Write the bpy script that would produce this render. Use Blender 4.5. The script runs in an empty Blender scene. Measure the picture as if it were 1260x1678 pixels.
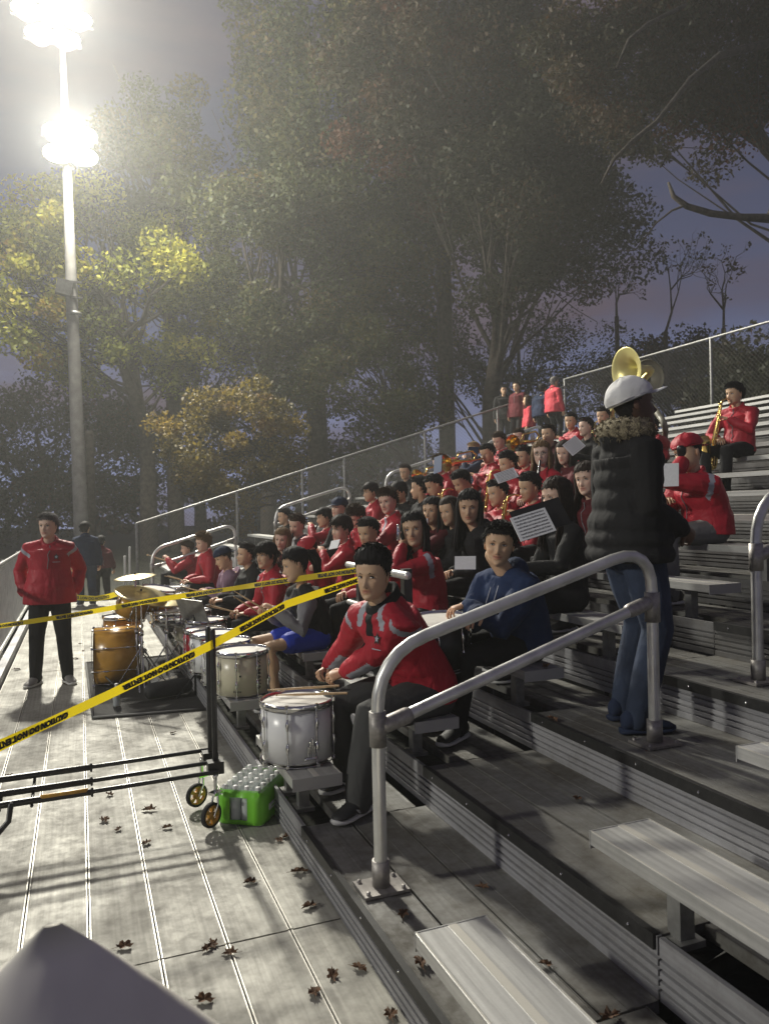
import bpy, math, random
import numpy as np
from mathutils import Vector, Matrix, noise
R = math.radians
sc = bpy.context.scene
col = sc.collection
random.seed(7); rng = np.random.default_rng(7)

# ---------------------------------------------------------------- camera
EYE = np.array([0, 0, 1.70]); FPX = 1260.0
_th, _al, _pi = R(21.6), R(1.2), R(-0.2)
_F0 = np.array([math.sin(_th), math.cos(_th), 0]); _R0 = np.array([math.cos(_th), -math.sin(_th), 0]); _Z = np.array([0, 0, 1.0])
FW = _F0 * math.cos(_pi) + _Z * math.sin(_pi); _U0 = np.cross(_R0, FW)
RT = _R0 * math.cos(_al) - _U0 * math.sin(_al); UP = _U0 * math.cos(_al) + _R0 * math.sin(_al)
cam_d = bpy.data.cameras.new('camera'); cam = bpy.data.objects.new('camera', cam_d); col.objects.link(cam)
cam.matrix_world = Matrix(((RT[0], UP[0], -FW[0], EYE[0]), (RT[1], UP[1], -FW[1], EYE[1]), (RT[2], UP[2], -FW[2], EYE[2]), (0, 0, 0, 1)))
cam_d.sensor_fit = 'VERTICAL'; cam_d.sensor_height = 36; cam_d.lens = 36 * FPX / 1678
cam_d.clip_start = .05; cam_d.clip_end = 900
cam_d.dof.use_dof = True; cam_d.dof.focus_distance = 5.5; cam_d.dof.aperture_fstop = 5.5
sc.camera = cam
LENS_VEIL = .0028
def ray(x, y): return FW + RT * (x - 630) / FPX + UP * (839 - y) / FPX
def atX(x, y, X): d = ray(x, y); return EYE + d * X / d[0]
def atY(x, y, Y): d = ray(x, y); return EYE + d * Y / d[1]
def atZ(x, y, z): d = ray(x, y); return EYE + d * (z - 1.7) / d[2]
def atD(x, y, D): return EYE + ray(x, y) * D

# ---------------------------------------------------------------- dusk sky
world = bpy.data.worlds.new('World'); sc.world = world; world.use_nodes = True
wn = world.node_tree; wn.nodes.clear()
def N(t, typ, **kw):
    n = t.nodes.new(typ)
    for k, v in kw.items():
        if k.startswith('i_'): n.inputs[k[2:].replace('_', ' ')].default_value = v
        else: setattr(n, k, v)
    return n
def L(t, a, b): t.links.new(a, b)
def ramp(t, fac, stops, interp='LINEAR'):
    r = N(t, 'ShaderNodeValToRGB'); r.color_ramp.interpolation = interp
    while len(r.color_ramp.elements) < len(stops): r.color_ramp.elements.new(.5)
    for e, (p, c) in zip(r.color_ramp.elements, stops):
        e.position = p; e.color = tuple(c) + (1,) if len(c) == 3 else c
    if fac is not None: L(t, fac, r.inputs['Fac'])
    return r
wo = N(wn, 'ShaderNodeOutputWorld'); bg = N(wn, 'ShaderNodeBackground'); L(wn, bg.outputs[0], wo.inputs[0])
tc = N(wn, 'ShaderNodeTexCoord'); sep = N(wn, 'ShaderNodeSeparateXYZ'); L(wn, tc.outputs['Generated'], sep.inputs[0])
base = ramp(wn, sep.outputs['Z'], [(0, (.52, .60, .95)), (.10, (.34, .39, .66)), (.24, (.15, .17, .30)), (.40, (.095, .11, .205)), (1, (.055, .065, .14))])
mp = N(wn, 'ShaderNodeMapping'); mp.inputs['Scale'].default_value = (1, 1, 4.5); L(wn, tc.outputs['Generated'], mp.inputs[0])
nz = N(wn, 'ShaderNodeTexNoise'); nz.inputs['Scale'].default_value = 2.6; nz.inputs['Detail'].default_value = 6; nz.inputs['Roughness'].default_value = .55
L(wn, mp.outputs[0], nz.inputs['Vector'])
cr = ramp(wn, nz.outputs['Fac'], [(.40, (0, 0, 0)), (.60, (1, 1, 1))])
mx = N(wn, 'ShaderNodeMixRGB', blend_type='MIX'); mx.inputs[2].default_value = (.19, .15, .20, 1)
L(wn, cr.outputs[0], mx.inputs[0]); L(wn, base.outputs[0], mx.inputs[1]); L(wn, mx.outputs[0], bg.inputs[0])
bg.inputs[1].default_value = .55

sc.view_settings.view_transform = 'Standard'; sc.view_settings.look = 'None'
sc.view_settings.exposure = 0; sc.view_settings.gamma = 1; sc.view_settings.use_curve_mapping = False
sc.cycles.max_bounces = 6; sc.cycles.diffuse_bounces = 3; sc.cycles.glossy_bounces = 3
sc.cycles.transmission_bounces = 4; sc.cycles.volume_bounces = 1; sc.cycles.transparent_max_bounces = 8
sc.cycles.use_denoising = True; sc.cycles.caustics_reflective = False; sc.cycles.caustics_refractive = False
sc.cycles.sample_clamp_indirect = 4; sc.cycles.use_light_tree = True

# ---------------------------------------------------------------- stadium lamps (real lamps on the light poles)
POLE = np.array([-.52, 26.0, 0])
LAMP_HI = atY(86, 22, 25.6); LAMP_LO = atY(116, 236, 25.6)
def lamp(name, kind, loc, energy, color=(1, .96, .84), size=.4, aim=None, cone=70, blend=.6):
    d = bpy.data.lights.new(name, kind); d.energy = energy; d.color = color; d.shadow_soft_size = size
    if kind == 'SPOT': d.spot_size = R(cone); d.spot_blend = blend
    o = bpy.data.objects.new(name, d); col.objects.link(o); o.location = loc
    if aim is not None: o.rotation_euler = (Vector(aim) - Vector(loc)).to_track_quat('-Z', 'Y').to_euler()
    return o
lamp('stadium_lamp_light', 'SPOT', LAMP_HI + np.array([0, -.9, 0]), 12500, aim=(3, 3, 0), cone=110, size=.35)
lamp('stadium_lamp_light', 'SPOT', LAMP_LO + np.array([0, -.9, 0]), 8000, aim=(3, 3, 0), cone=110, size=.3)
lamp('stadium_lamp_spill', 'POINT', LAMP_LO + np.array([0, -.6, -.2]), 4800, size=.5)
lamp('stadium_lamp_spill', 'POINT', LAMP_HI + np.array([0, -.6, -.2]), 4800, size=.5)
# the matching floodlight pole further down the touchline, left of the frame
FAR = np.array([-24.0, 4.0, 12.0])
lamp('stadium_lamp_light', 'SPOT', FAR, 11500, color=(1, .98, .88), aim=(4, 6, .8), cone=52, size=.8)

# ---------------------------------------------------------------- material kit
def P(name, color=(.5, .5, .5), rough=.5, metal=0., **kw):
    m = bpy.data.materials.new(name); m.use_nodes = True; b = m.node_tree.nodes['Principled BSDF']
    b.inputs['Base Color'].default_value = tuple(color) + (1,); b.inputs['Roughness'].default_value = rough; b.inputs['Metallic'].default_value = metal
    for k, v in kw.items(): b.inputs[k.replace('_', ' ')].default_value = v
    return m, m.node_tree, b
def noisy(name, color, rough=.7, var=.35, scale=20, bump=.15, bdist=.004, metal=0., bscale=None, **kw):
    m, t, b = P(name, color, rough, metal, **kw)
    tc = N(t, 'ShaderNodeTexCoord'); n = N(t, 'ShaderNodeTexNoise'); n.inputs['Scale'].default_value = scale; n.inputs['Detail'].default_value = 5
    L(t, tc.outputs['Object'], n.inputs['Vector'])
    lo = [c * (1 - var) for c in color]; hi = [min(1, c * (1 + var)) for c in color]
    r = ramp(t, n.outputs['Fac'], [(.3, lo), (.7, hi)]); L(t, r.outputs[0], b.inputs['Base Color'])
    n2 = N(t, 'ShaderNodeTexNoise'); n2.inputs['Scale'].default_value = bscale or scale * 3; n2.inputs['Detail'].default_value = 4; L(t, tc.outputs['Object'], n2.inputs['Vector'])
    bp = N(t, 'ShaderNodeBump'); bp.inputs['Strength'].default_value = bump; bp.inputs['Distance'].default_value = bdist
    L(t, n2.outputs['Fac'], bp.inputs['Height']); L(t, bp.outputs[0], b.inputs['Normal'])
    return m
def alu(name, color=(.42, .42, .41), metal=.75, rough=.42, dirt=.5, along='Y'):
    """worn mill-finish aluminium: brushed streaks along the board, blotchy grime, footprints"""
    m, t, b = P(name, color, rough, metal)
    geo = N(t, 'ShaderNodeNewGeometry'); oi = N(t, 'ShaderNodeObjectInfo')
    mp = N(t, 'ShaderNodeMapping'); mp.inputs['Scale'].default_value = (60, 1.5, 60) if along == 'Y' else (1.5, 60, 60); L(t, geo.outputs['Position'], mp.inputs[0])
    st = N(t, 'ShaderNodeTexNoise'); st.inputs['Scale'].default_value = 1.0; st.inputs['Detail'].default_value = 6; L(t, mp.outputs[0], st.inputs['Vector'])
    g = N(t, 'ShaderNodeTexNoise'); g.inputs['Scale'].default_value = 2.3; g.inputs['Detail'].default_value = 9; g.inputs['Roughness'].default_value = .68; L(t, geo.outputs['Position'], g.inputs['Vector'])
    g2 = N(t, 'ShaderNodeTexNoise'); g2.inputs['Scale'].default_value = 17; g2.inputs['Detail'].default_value = 8; g2.inputs['Roughness'].default_value = .7; L(t, geo.outputs['Position'], g2.inputs['Vector'])
    dr = ramp(t, g.outputs['Fac'], [(.38, (0, 0, 0)), (.66, (1, 1, 1))]); d2 = ramp(t, g2.outputs['Fac'], [(.42, (0, 0, 0)), (.68, (1, 1, 1))])
    ma = N(t, 'ShaderNodeMath', operation='MULTIPLY_ADD'); L(t, d2.outputs[0], ma.inputs[0]); ma.inputs[1].default_value = .55; L(t, dr.outputs[0], ma.inputs[2])
    dm = N(t, 'ShaderNodeMath', operation='MULTIPLY'); dm.use_clamp = True; L(t, ma.outputs[0], dm.inputs[0]); dm.inputs[1].default_value = dirt
    sc_ = ramp(t, st.outputs['Fac'], [(.3, [c * .8 for c in color]), (.7, [min(1, c * 1.15) for c in color])])
    pr = N(t, 'ShaderNodeMath', operation='MULTIPLY_ADD'); L(t, oi.outputs['Random'], pr.inputs[0]); pr.inputs[1].default_value = .25; pr.inputs[2].default_value = .87
    vm = N(t, 'ShaderNodeVectorMath', operation='SCALE'); L(t, sc_.outputs[0], vm.inputs[0]); L(t, pr.outputs[0], vm.inputs['Scale'])
    mc = N(t, 'ShaderNodeMixRGB'); mc.inputs[2].default_value = (.075, .066, .05, 1); L(t, dm.outputs[0], mc.inputs[0]); L(t, vm.outputs[0], mc.inputs[1]); L(t, mc.outputs[0], b.inputs['Base Color'])
    rr = N(t, 'ShaderNodeMapRange'); rr.inputs['To Min'].default_value = rough; rr.inputs['To Max'].default_value = min(.95, rough + .4); L(t, dm.outputs[0], rr.inputs['Value']); L(t, rr.outputs[0], b.inputs['Roughness'])
    mr = N(t, 'ShaderNodeMapRange'); mr.inputs['To Min'].default_value = metal; mr.inputs['To Max'].default_value = metal * .25; L(t, dm.outputs[0], mr.inputs['Value']); L(t, mr.outputs[0], b.inputs['Metallic'])
    bp = N(t, 'ShaderNodeBump'); bp.inputs['Strength'].default_value = .25; bp.inputs['Distance'].default_value = .003
    ad = N(t, 'ShaderNodeMath', operation='ADD'); L(t, st.outputs['Fac'], ad.inputs[0]); L(t, g2.outputs['Fac'], ad.inputs[1]); L(t, ad.outputs[0], bp.inputs['Height']); L(t, bp.outputs[0], b.inputs['Normal'])
    return m
M = {}
M['deck'] = alu('worn_walkway_aluminium', (.41, .40, .355), .22, .58, .45)
M['bead'] = P('polished_board_edge', (.60, .58, .52), .45, .35)[0]
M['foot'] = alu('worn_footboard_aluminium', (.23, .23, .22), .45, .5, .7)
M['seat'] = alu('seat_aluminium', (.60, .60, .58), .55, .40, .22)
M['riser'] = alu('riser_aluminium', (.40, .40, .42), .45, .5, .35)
M['riser_shaded'] = alu('shaded_riser_aluminium', (.15, .15, .155), .35, .6, .5)  # upper risers: shade cast by the crowd put into a darker base colour
M['rail'], _t, _b = P('handrail_aluminium', (.72, .72, .69), .36, .62)
_g = N(_t, 'ShaderNodeNewGeometry'); _n = N(_t, 'ShaderNodeTexNoise'); _n.inputs['Scale'].default_value = 9; _n.inputs['Detail'].default_value = 7; L(_t, _g.outputs['Position'], _n.inputs['Vector'])
L(_t, ramp(_t, _n.outputs['Fac'], [(.35, (.60, .60, .57)), (.6, (.76, .76, .73))]).outputs[0], _b.inputs['Base Color']); L(_t, ramp(_t, _n.outputs['Fac'], [(.3, (.30, .30, .30)), (.7, (.44, .44, .44))]).outputs[0], _b.inputs['Roughness'])
M['fit'] = alu('rail_fitting_metal', (.42, .40, .38), .8, .45, .3)
M['cap'] = P('seat_end_cap', (.42, .42, .41), .55, .3)[0]
M['nosing'] = noisy('black_nosing_strip', (.015, .015, .015), .5, .4, 40)
M['galv'] = noisy('galvanised_steel', (.28, .28, .27), .5, .25, 18, .1, .002, .6)
M['darksteel'] = noisy('dark_steel', (.07, .07, .068), .55, .3, 14, .1, .002, .5)
M['chrome'] = P('chrome', (.72, .72, .72), .12, 1.)[0]
M['blackplastic'] = P('black_plastic', (.012, .012, .012), .4)[0]
M['blacktube'] = noisy('black_painted_tube', (.022, .022, .022), .35, .3, 30)
M['rubber'] = noisy('rubber', (.018, .018, .018), .8)
M['gold'] = P('lacquered_brass', (.78, .55, .18), .2, 1.)[0]
M['bellbrass'] = P('sousaphone_brass', (.82, .74, .30), .35, .55)[0]
M['cymbal'] = noisy('cymbal_bronze', (.68, .58, .34), .33, .12, 12, .1, .001, .85)
M['amber'] = noisy('amber_drum_lacquer', (.62, .33, .055), .25, .22, 5, .02, .001)
M['cream'] = P('cream_drum_shell', (.66, .62, .46), .3)[0]
M['whitedrum'] = P('white_drum_shell', (.84, .85, .85), .28)[0]
M['drumhead'] = noisy('white_drumhead', (.74, .72, .66), .55, .1, 6, .05, .001)
M['wood'] = noisy('hickory_stick', (.50, .34, .18), .5, .2, 30)
M['paper'] = noisy('music_paper', (.72, .73, .74), .8, .05, 60)
M['ink'] = P('printed_ink', (.02, .02, .02), .7)[0]
M['tape'], _t, _b = P('yellow_caution_tape', (.95, .76, .015), .4)
_tr = N(_t, 'ShaderNodeBsdfTranslucent'); _tr.inputs[0].default_value = (.95, .74, .02, 1); _mx = N(_t, 'ShaderNodeMixShader'); _mx.inputs[0].default_value = .5
L(_t, _b.outputs[0], _mx.inputs[1]); L(_t, _tr.outputs[0], _mx.inputs[2]); L(_t, _mx.outputs[0], _t.nodes['Material Output'].inputs[0])
M['darkgap'] = noisy('dark_dirt', (.03, .028, .022), .95, .4, 3)
M['green'] = P('green_shrink_wrap', (.20, .62, .04), .28)[0]
M['white'] = P('white_plastic', (.78, .78, .76), .4)[0]
M['clear'] = P('clear_bottle_plastic', (.80, .86, .84), .12, Transmission_Weight=.35, IOR=1.3)[0]
M['mat'] = noisy('drum_mat_fabric', (.028, .027, .026), .95, .3, 30, .3)
M['wheelgold'] = noisy('amber_wheel', (.55, .30, .04), .4, .2, 20)
M['bark'] = noisy('bark', (.055, .045, .036), .95, .45, 7, .8, .03)
M['leafdry'] = noisy('dry_oak_leaf', (.11, .055, .025), .8, .5, 25, .4)
M['concrete'] = noisy('pole_concrete', (.30, .29, .27), .8, .2, 4, .3)
M['wirelink'] = noisy('chain_link_wire', (.09, .09, .085), .5, .2, 8, .0, .001, .5)

# ---------------------------------------------------------------- geometry kit
def nrm(v): v = np.asarray(v, float); return v / (np.linalg.norm(v) + 1e-12)
class G:
    def __init__(s): s.V = []; s.F = []; s.I = []; s.S = []
    def add(s, V, F, mi=0, smooth=True):
        o = len(s.V); s.V.extend([tuple(float(c) for c in v) for v in V]); s.F.extend([tuple(i + o for i in f) for f in F]); s.I.extend([mi] * len(F)); s.S.extend([smooth] * len(F)); return s
    def box(s, x0, x1, y0, y1, z0, z1, mi=0, M3=None, c=None):
        V = np.array([(x, y, z) for x in (x0, x1) for y in (y0, y1) for z in (z0, z1)], float)
        if M3 is not None: V = V @ np.asarray(M3, float).T
        if c is not None: V = V + np.asarray(c)
        return s.add(V, [(0, 1, 3, 2), (4, 6, 7, 5), (0, 4, 5, 1), (2, 3, 7, 6), (0, 2, 6, 4), (1, 5, 7, 3)], mi, False)
    def tube(s, pts, r, seg=10, mi=0, ref=None, cap=True, closed=False, round_=True):
        P_ = [np.asarray(p, float) for p in pts]; n = len(P_)
        rr = [r] * n if np.isscalar(r) else list(r)
        rr = [(q, q) if np.isscalar(q) else q for q in rr]
        if closed: T = [nrm(P_[(i + 1) % n] - P_[i - 1]) for i in range(n)]
        else: T = [nrm(P_[min(i + 1, n - 1)] - P_[max(i - 1, 0)]) for i in range(n)]
        rings = []; b = None
        for i in range(n):
            t = T[i]
            if ref is not None: b = np.asarray(ref[i] if len(np.shape(ref)) > 1 else ref, float)
            elif b is None: b = np.array([0, 0, 1.]) if abs(t[2]) < .9 else np.array([1., 0, 0])
            b = nrm(b - t * (b @ t)); a = np.cross(t, b)
            rings.append((P_[i], a, b, rr[i][0], rr[i][1]))
        if cap and round_ and not closed:
            for at, sg in ((0, -1), (-1, 1)):
                p, a, b, ra, rb = rings[at]; t = T[at] * sg; m = min(ra, rb); ex = []
                for q in (.5, .85): ex.append((p + t * m * q, a, b, ra * math.sqrt(1 - q * q), rb * math.sqrt(1 - q * q)))
                rings = (ex[::-1] + rings) if at == 0 else (rings + ex)
        V = []; F = []
        for p, a, b, ra, rb in rings:
            for k in range(seg):
                w = 2 * math.pi * k / seg; V.append(p + a * ra * math.cos(w) + b * rb * math.sin(w))
        m = len(rings)
        for i in range(m if closed else m - 1):
            j = (i + 1) % m
            for k in range(seg): F.append((i * seg + k, i * seg + (k + 1) % seg, j * seg + (k + 1) % seg, j * seg + k))
        if cap and not closed: F.append(tuple(range(seg))[::-1]); F.append(tuple((m - 1) * seg + k for k in range(seg)))
        return s.add(V, F, mi)
    def lathe(s, prof, seg=24, mi=0, c=(0, 0, 0), M3=None, smooth=True, closed=False):
        V = []; F = []; n = len(prof)
        for (r, z) in prof:
            for k in range(seg): w = 2 * math.pi * k / seg; V.append((r * math.cos(w), r * math.sin(w), z))
        for i in range(n if closed else n - 1):
            j = (i + 1) % n
            for k in range(seg): F.append((i * seg + k, i * seg + (k + 1) % seg, j * seg + (k + 1) % seg, j * seg + k))
        V = np.array(V)
        if M3 is not None: V = V @ np.asarray(M3, float).T
        return s.add(V + np.asarray(c), F, mi, smooth)
    def ball(s, c, r, seg=10, mi=0, M3=None):
        rx, ry, rz = (r, r, r) if np.isscalar(r) else r
        V = []; F = []; n = max(4, seg * 2 // 3)
        for i in range(n + 1):
            t = math.pi * i / n
            for k in range(seg): w = 2 * math.pi * k / seg; V.append((rx * math.sin(t) * math.cos(w), ry * math.sin(t) * math.sin(w), -rz * math.cos(t)))
        for i in range(n):
            for k in range(seg): F.append((i * seg + k, i * seg + (k + 1) % seg, (i + 1) * seg + (k + 1) % seg, (i + 1) * seg + k))
        V = np.array(V)
        if M3 is not None: V = V @ np.asarray(M3, float).T
        return s.add(V + np.asarray(c), F, mi)
    def extrude_y(s, prof, y0, y1, mi=0):
        n = len(prof); V = [(x, y, z) for y in (y0, y1) for (x, z) in prof]
        F = [(k, (k + 1) % n, n + (k + 1) % n, n + k) for k in range(n)] + [tuple(range(n))[::-1], tuple(range(n, 2 * n))]
        return s.add(V, F, mi, False)
    def mesh(s, name, mats):
        me = bpy.data.meshes.new(name); me.from_pydata(s.V, [], s.F)
        for m in (mats if isinstance(mats, (list, tuple)) else [mats]): me.materials.append(M[m] if isinstance(m, str) else m)
        me.polygons.foreach_set('material_index', s.I); me.polygons.foreach_set('use_smooth', s.S); me.update(); return me
    def build(s, name, mats, parent=None, world=False):
        if world and parent is not None:
            o = np.array(parent.location); s.V = [tuple(np.array(v) - o) for v in s.V]
        loc = None
        if parent is None:
            A = np.array(s.V); loc = np.array([(A[:, 0].min() + A[:, 0].max()) / 2, (A[:, 1].min() + A[:, 1].max()) / 2, A[:, 2].min()]); s.V = [tuple(v) for v in A - loc]
        ob = link(name, s.mesh(name, mats), parent)
        if loc is not None: ob.location = loc
        return ob
def link(name, me, parent=None):
    o = bpy.data.objects.new(name, me); col.objects.link(o)
    if parent is not None: o.parent = parent
    return o
def tag(o, label=None, cat=None, group=None, kind=None):
    if label: o['label'] = label
    if cat: o['category'] = cat
    if group: o['group'] = group
    if kind: o['kind'] = kind
    return o
def thing(name, loc, rz=0, label=None, cat=None, group=None):
    o = bpy.data.objects.new(name, None); o.empty_display_size = .1; col.objects.link(o); o.location = tuple(float(c) for c in loc); o.rotation_euler = (0, 0, rz); return tag(o, label, cat, group)
def copy_tree(o, parent=None):
    c = o.copy(); col.objects.link(c); c.parent = parent
    for ch in list(o.children):
        copy_tree(ch, c)
    return c
def rot(ax, deg):
    c, s = math.cos(R(deg)), math.sin(R(deg))
    return np.array({'x': [[1, 0, 0], [0, c, -s], [0, s, c]], 'y': [[c, 0, s], [0, 1, 0], [-s, 0, c]], 'z': [[c, -s, 0], [s, c, 0], [0, 0, 1]]}[ax])
def text_geo(txt, size=1.0, bold=.0):
    """glyph outlines as flat geometry in x (along), y (across), 0"""
    cu = bpy.data.curves.new('t', 'FONT'); cu.body = txt; cu.size = size; cu.offset = bold; cu.resolution_u = 2; cu.align_x = 'CENTER'; cu.align_y = 'CENTER'
    o = bpy.data.objects.new('t', cu); col.objects.link(o); bpy.context.view_layer.update()
    me = bpy.data.meshes.new_from_object(o.evaluated_get(bpy.context.evaluated_depsgraph_get()))
    V = np.array([v.co[:] for v in me.vertices]); F = [tuple(p.vertices) for p in me.polygons]
    bpy.data.objects.remove(o); bpy.data.curves.remove(cu); bpy.data.meshes.remove(me); return V, F
# ================================================================ ground, walkway, grandstand
g = G(); g.add([(-120, -60, -.9), (160, -60, -.9), (160, 160, -.9), (-120, 160, -.9)], [(0, 1, 2, 3)], 0, False)
M['ground'] = noisy('dark_ground', (.014, .015, .008), .95, .5, .6, .6, .05, bscale=9)
tag(g.build('ground', 'ground'), kind='structure')
# raised dirt/grass beyond the end of the walkway
g = G(); g.add([(-60, 17.0, -.02), (40, 17.0, -.02), (60, 70, .6), (-60, 70, .6), (-60, 17.0, -.9), (40, 17.0, -.9)], [(0, 1, 2, 3), (4, 5, 1, 0)], 0, False)
tag(g.build('path', 'ground'), kind='structure')

PW = .2530
walk = tag(thing('walkway', (0, 0, 0)), 'pale worn aluminium plank walkway in front of the bleachers', kind='structure')
def plank_prof(w, t=.05, ribs=(.0,), rise=.0025):
    """flat extruded board: raised beads at both edges"""
    h = w / 2; p = [(-h, -t), (-h, 0), (-h + .002, rise), (-h + .008, rise), (-h + .010, 0)]
    for r in ribs:
        p += [(r - .016, 0), (r - .013, rise), (r + .013, rise), (r + .016, 0)]
    p += [(h - .010, 0), (h - .008, rise), (h - .002, rise), (h, 0), (h, -t)]
    return p
_cache = {}
def board(prof_key, w, t, ribs, ln, mat, name, parent, x, y0, z, matc=None, rise=.0025):
    k = (prof_key, round(w, 3), round(ln, 2), mat)
    if k not in _cache:
        g = G(); g.extrude_y(plank_prof(w, t, ribs, .0005), 0, ln); h = w / 2; bw = .0050 if prof_key == 'w' else .004
        for x0 in (-h + .0015, h - .0015 - bw): g.box(x0, x0 + bw, 0, ln, -.006, rise, 1)
        if ribs and prof_key in ('s', 'f'): g.box(-.014, .014, .002, ln - .002, -.004, rise * .8, 1 if prof_key == 's' else 0)
        _cache[k] = g.mesh(name, [mat, 'bead' if prof_key != 'f' else 'foot'])
    o = link(name, _cache[k], parent); o.location = (x, y0, z); return o
for i in range(-3, 4):
    xc = (i + .5) * PW
    for y0, y1 in ((-1.2, 3.05), (3.055, 9.2), (9.205, 16.3)):
        dz = rng.uniform(-.0012, .0012)
        board('w', PW - .0045, .045, (), y1 - y0 - .004, 'deck', 'plank', walk, xc, y0, dz, rise=.003)
g = G(); g.box(-.86, -.775, -1.2, 16.3, -.05, .09); g.build('kick_plate', 'riser', walk)
g = G()
for y in np.arange(-1, 16.5, 1.6): g.box(-.84, 1.0, y, y + .07, -.16, -.052)
tag(g.build('joist', 'darksteel', walk), kind='stuff')

AIS = [(1.90, 3.62), (12.55, 14.0)]
NR = 16
def DX(k): return .975 + .65 * (k - 1)          # front edge of deck k (k = 1..)
def DZ(k): return .17 + .20 * (k - 1)
def SX(k): return .93 + .655 * k - (.0 if k == 0 else .005)   # front edge of seat board of row k
def SZ(k): return .40 + .20 * k
stand = thing('grandstand', (DX(1), 2.9, 0), 0, 'stepped aluminium bleachers rising to the right of the walkway', 'bleachers')
SO = np.array(stand.location)
def sboard(*a, **k):
    o = board(*a, **k); o.location = Vector(o.location) - stand.location; return o
secs = [(-1.6, 1.895), (3.625, 12.545), (14.005, 17.5)]
riser_cache = {}
def riser(k, y0, y1):
    h = DZ(k) - (DZ(k - 1) if k > 1 else 0) + (.0 if k > 1 else .12)
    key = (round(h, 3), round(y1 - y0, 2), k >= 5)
    if key not in riser_cache:
        z = [0, -.060, -.062, -.070, -.072, -.092, -.094, -.102, -.104, -.124, -.126, -.134, -.136, -.154, -.156, -.164, -.166]; x = [0] + [0, .012, .012, 0] * 4
        pr = [(.018, -h + .004)] + [(.018, 0)] + [(a, b) for a, b in zip(x, z)] + [(0, -h + .004)]
        pr = pr[::-1]; g = G(); g.extrude_y(pr, 0, y1 - y0); riser_cache[key] = g.mesh('riser_panel', 'riser' if k < 5 else 'riser_shaded')
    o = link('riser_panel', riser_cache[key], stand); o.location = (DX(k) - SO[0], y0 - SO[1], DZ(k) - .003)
for k in range(1, NR + 1):
    near = k <= 7
    for (y0, y1) in secs:
        if y0 < 0 and k > 9: continue
        riser(k, y0, y1 - .004)
        # foot boards: nothing under the seat, two boards behind
        for j, xo in enumerate((.285, .498)):
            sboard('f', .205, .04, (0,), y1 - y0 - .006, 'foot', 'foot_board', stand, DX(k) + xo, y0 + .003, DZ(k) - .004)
    for (y0, y1) in AIS:
        if y0 < 5 and k > 12: continue
        riser(k, y0, y1)
        for j, xo in enumerate((.118, .335, .548)):
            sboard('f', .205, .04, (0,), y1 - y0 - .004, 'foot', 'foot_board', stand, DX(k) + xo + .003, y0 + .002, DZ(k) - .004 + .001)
        # black bolted nosing on the front edge of each aisle step
        g = G(); g.box(-.012, .014, .005, y1 - y0 - .005, -.045, .0045, 0, c=(DX(k) - SO[0], y0 - SO[1], DZ(k)))
        for q in np.linspace(.12, y1 - y0 - .12, 5): g.ball((DX(k) - SO[0] - .013, y0 - SO[1] + q, DZ(k) - .022), .006, 6, 1)
        g.build('nosing_strip', ['nosing', 'chrome'], stand)
def seat_board(k, y0, y1, legs=True):
    o = sboard('s', .250, .045, (0,), y1 - y0, 'seat', 'seat_board', stand, SX(k) + .125, y0, SZ(k) - .003)
    for yy, s in ((y0, -1), (y1, 1)):
        if -1 < yy < 16:
            g = G(); g.box(0, .254, -.004 if s < 0 else 0, 0 if s < 0 else .004, -.058, .002)
            c = g.build('end_cap', 'cap', o); c.location = (-.127, 0 if s < 0 else y1 - y0, 0)
    if legs:
        ys = [y0 + .28] + [y for y in np.arange(y0 + 1.9, y1 - .5, 1.8)] + [y1 - .28]
        g0 = _cache.get(('leg', k > 0))
        if g0 is None:
            g = G(); g.box(-.028, .028, -.028, .028, -.19, -.0); g.box(-.10, .10, -.032, .032, -.012, 0); g.box(-.05, .05, -.05, .05, -.21, -.19)
            g0 = _cache[('leg', k > 0)] = g.mesh('seat_bracket', 'galv')
        for y in ys:
            if k > 6 or y < -.8: continue
            c = link('seat_bracket', g0, stand); c.location = (SX(k) + .125 - SO[0], y - SO[1], SZ(k) - .05 - SO[2])
seat_board(0, -1.6, 2.165); seat_board(0, 3.63, 4.45); seat_board(0, 5.28, 12.5)
for k in range(1, NR + 1):
    for (y0, y1) in secs:
        if y0 < 0 and k > 9: continue
        if k == 1 and y0 > 3 and y1 < 13: seat_board(k, 3.63, 4.75); seat_board(k, 5.75, y1 - .05); continue
        seat_board(k, y0, y1 - .05 if y1 > 3 else 2.165)
# understructure: raking frames below the boards, closed off at the back in the dark
g = G()
for y in np.arange(-1.5, 17.6, 1.82):
    a = np.array([1.30, y, -.22]); b = np.array([DX(NR) + .6, y, DZ(NR) - .36]); g.tube([a, b], .045, 4, cap=True, round_=False)
    for k in range(2, NR + 1, 2): g.tube([(DX(k) + .3, y, DZ(k) - .30), (DX(k) + .3, y, -.85)], .035, 4, round_=False)
tag(g.build('frame_member', 'darksteel', stand, world=True), kind='stuff')

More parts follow.
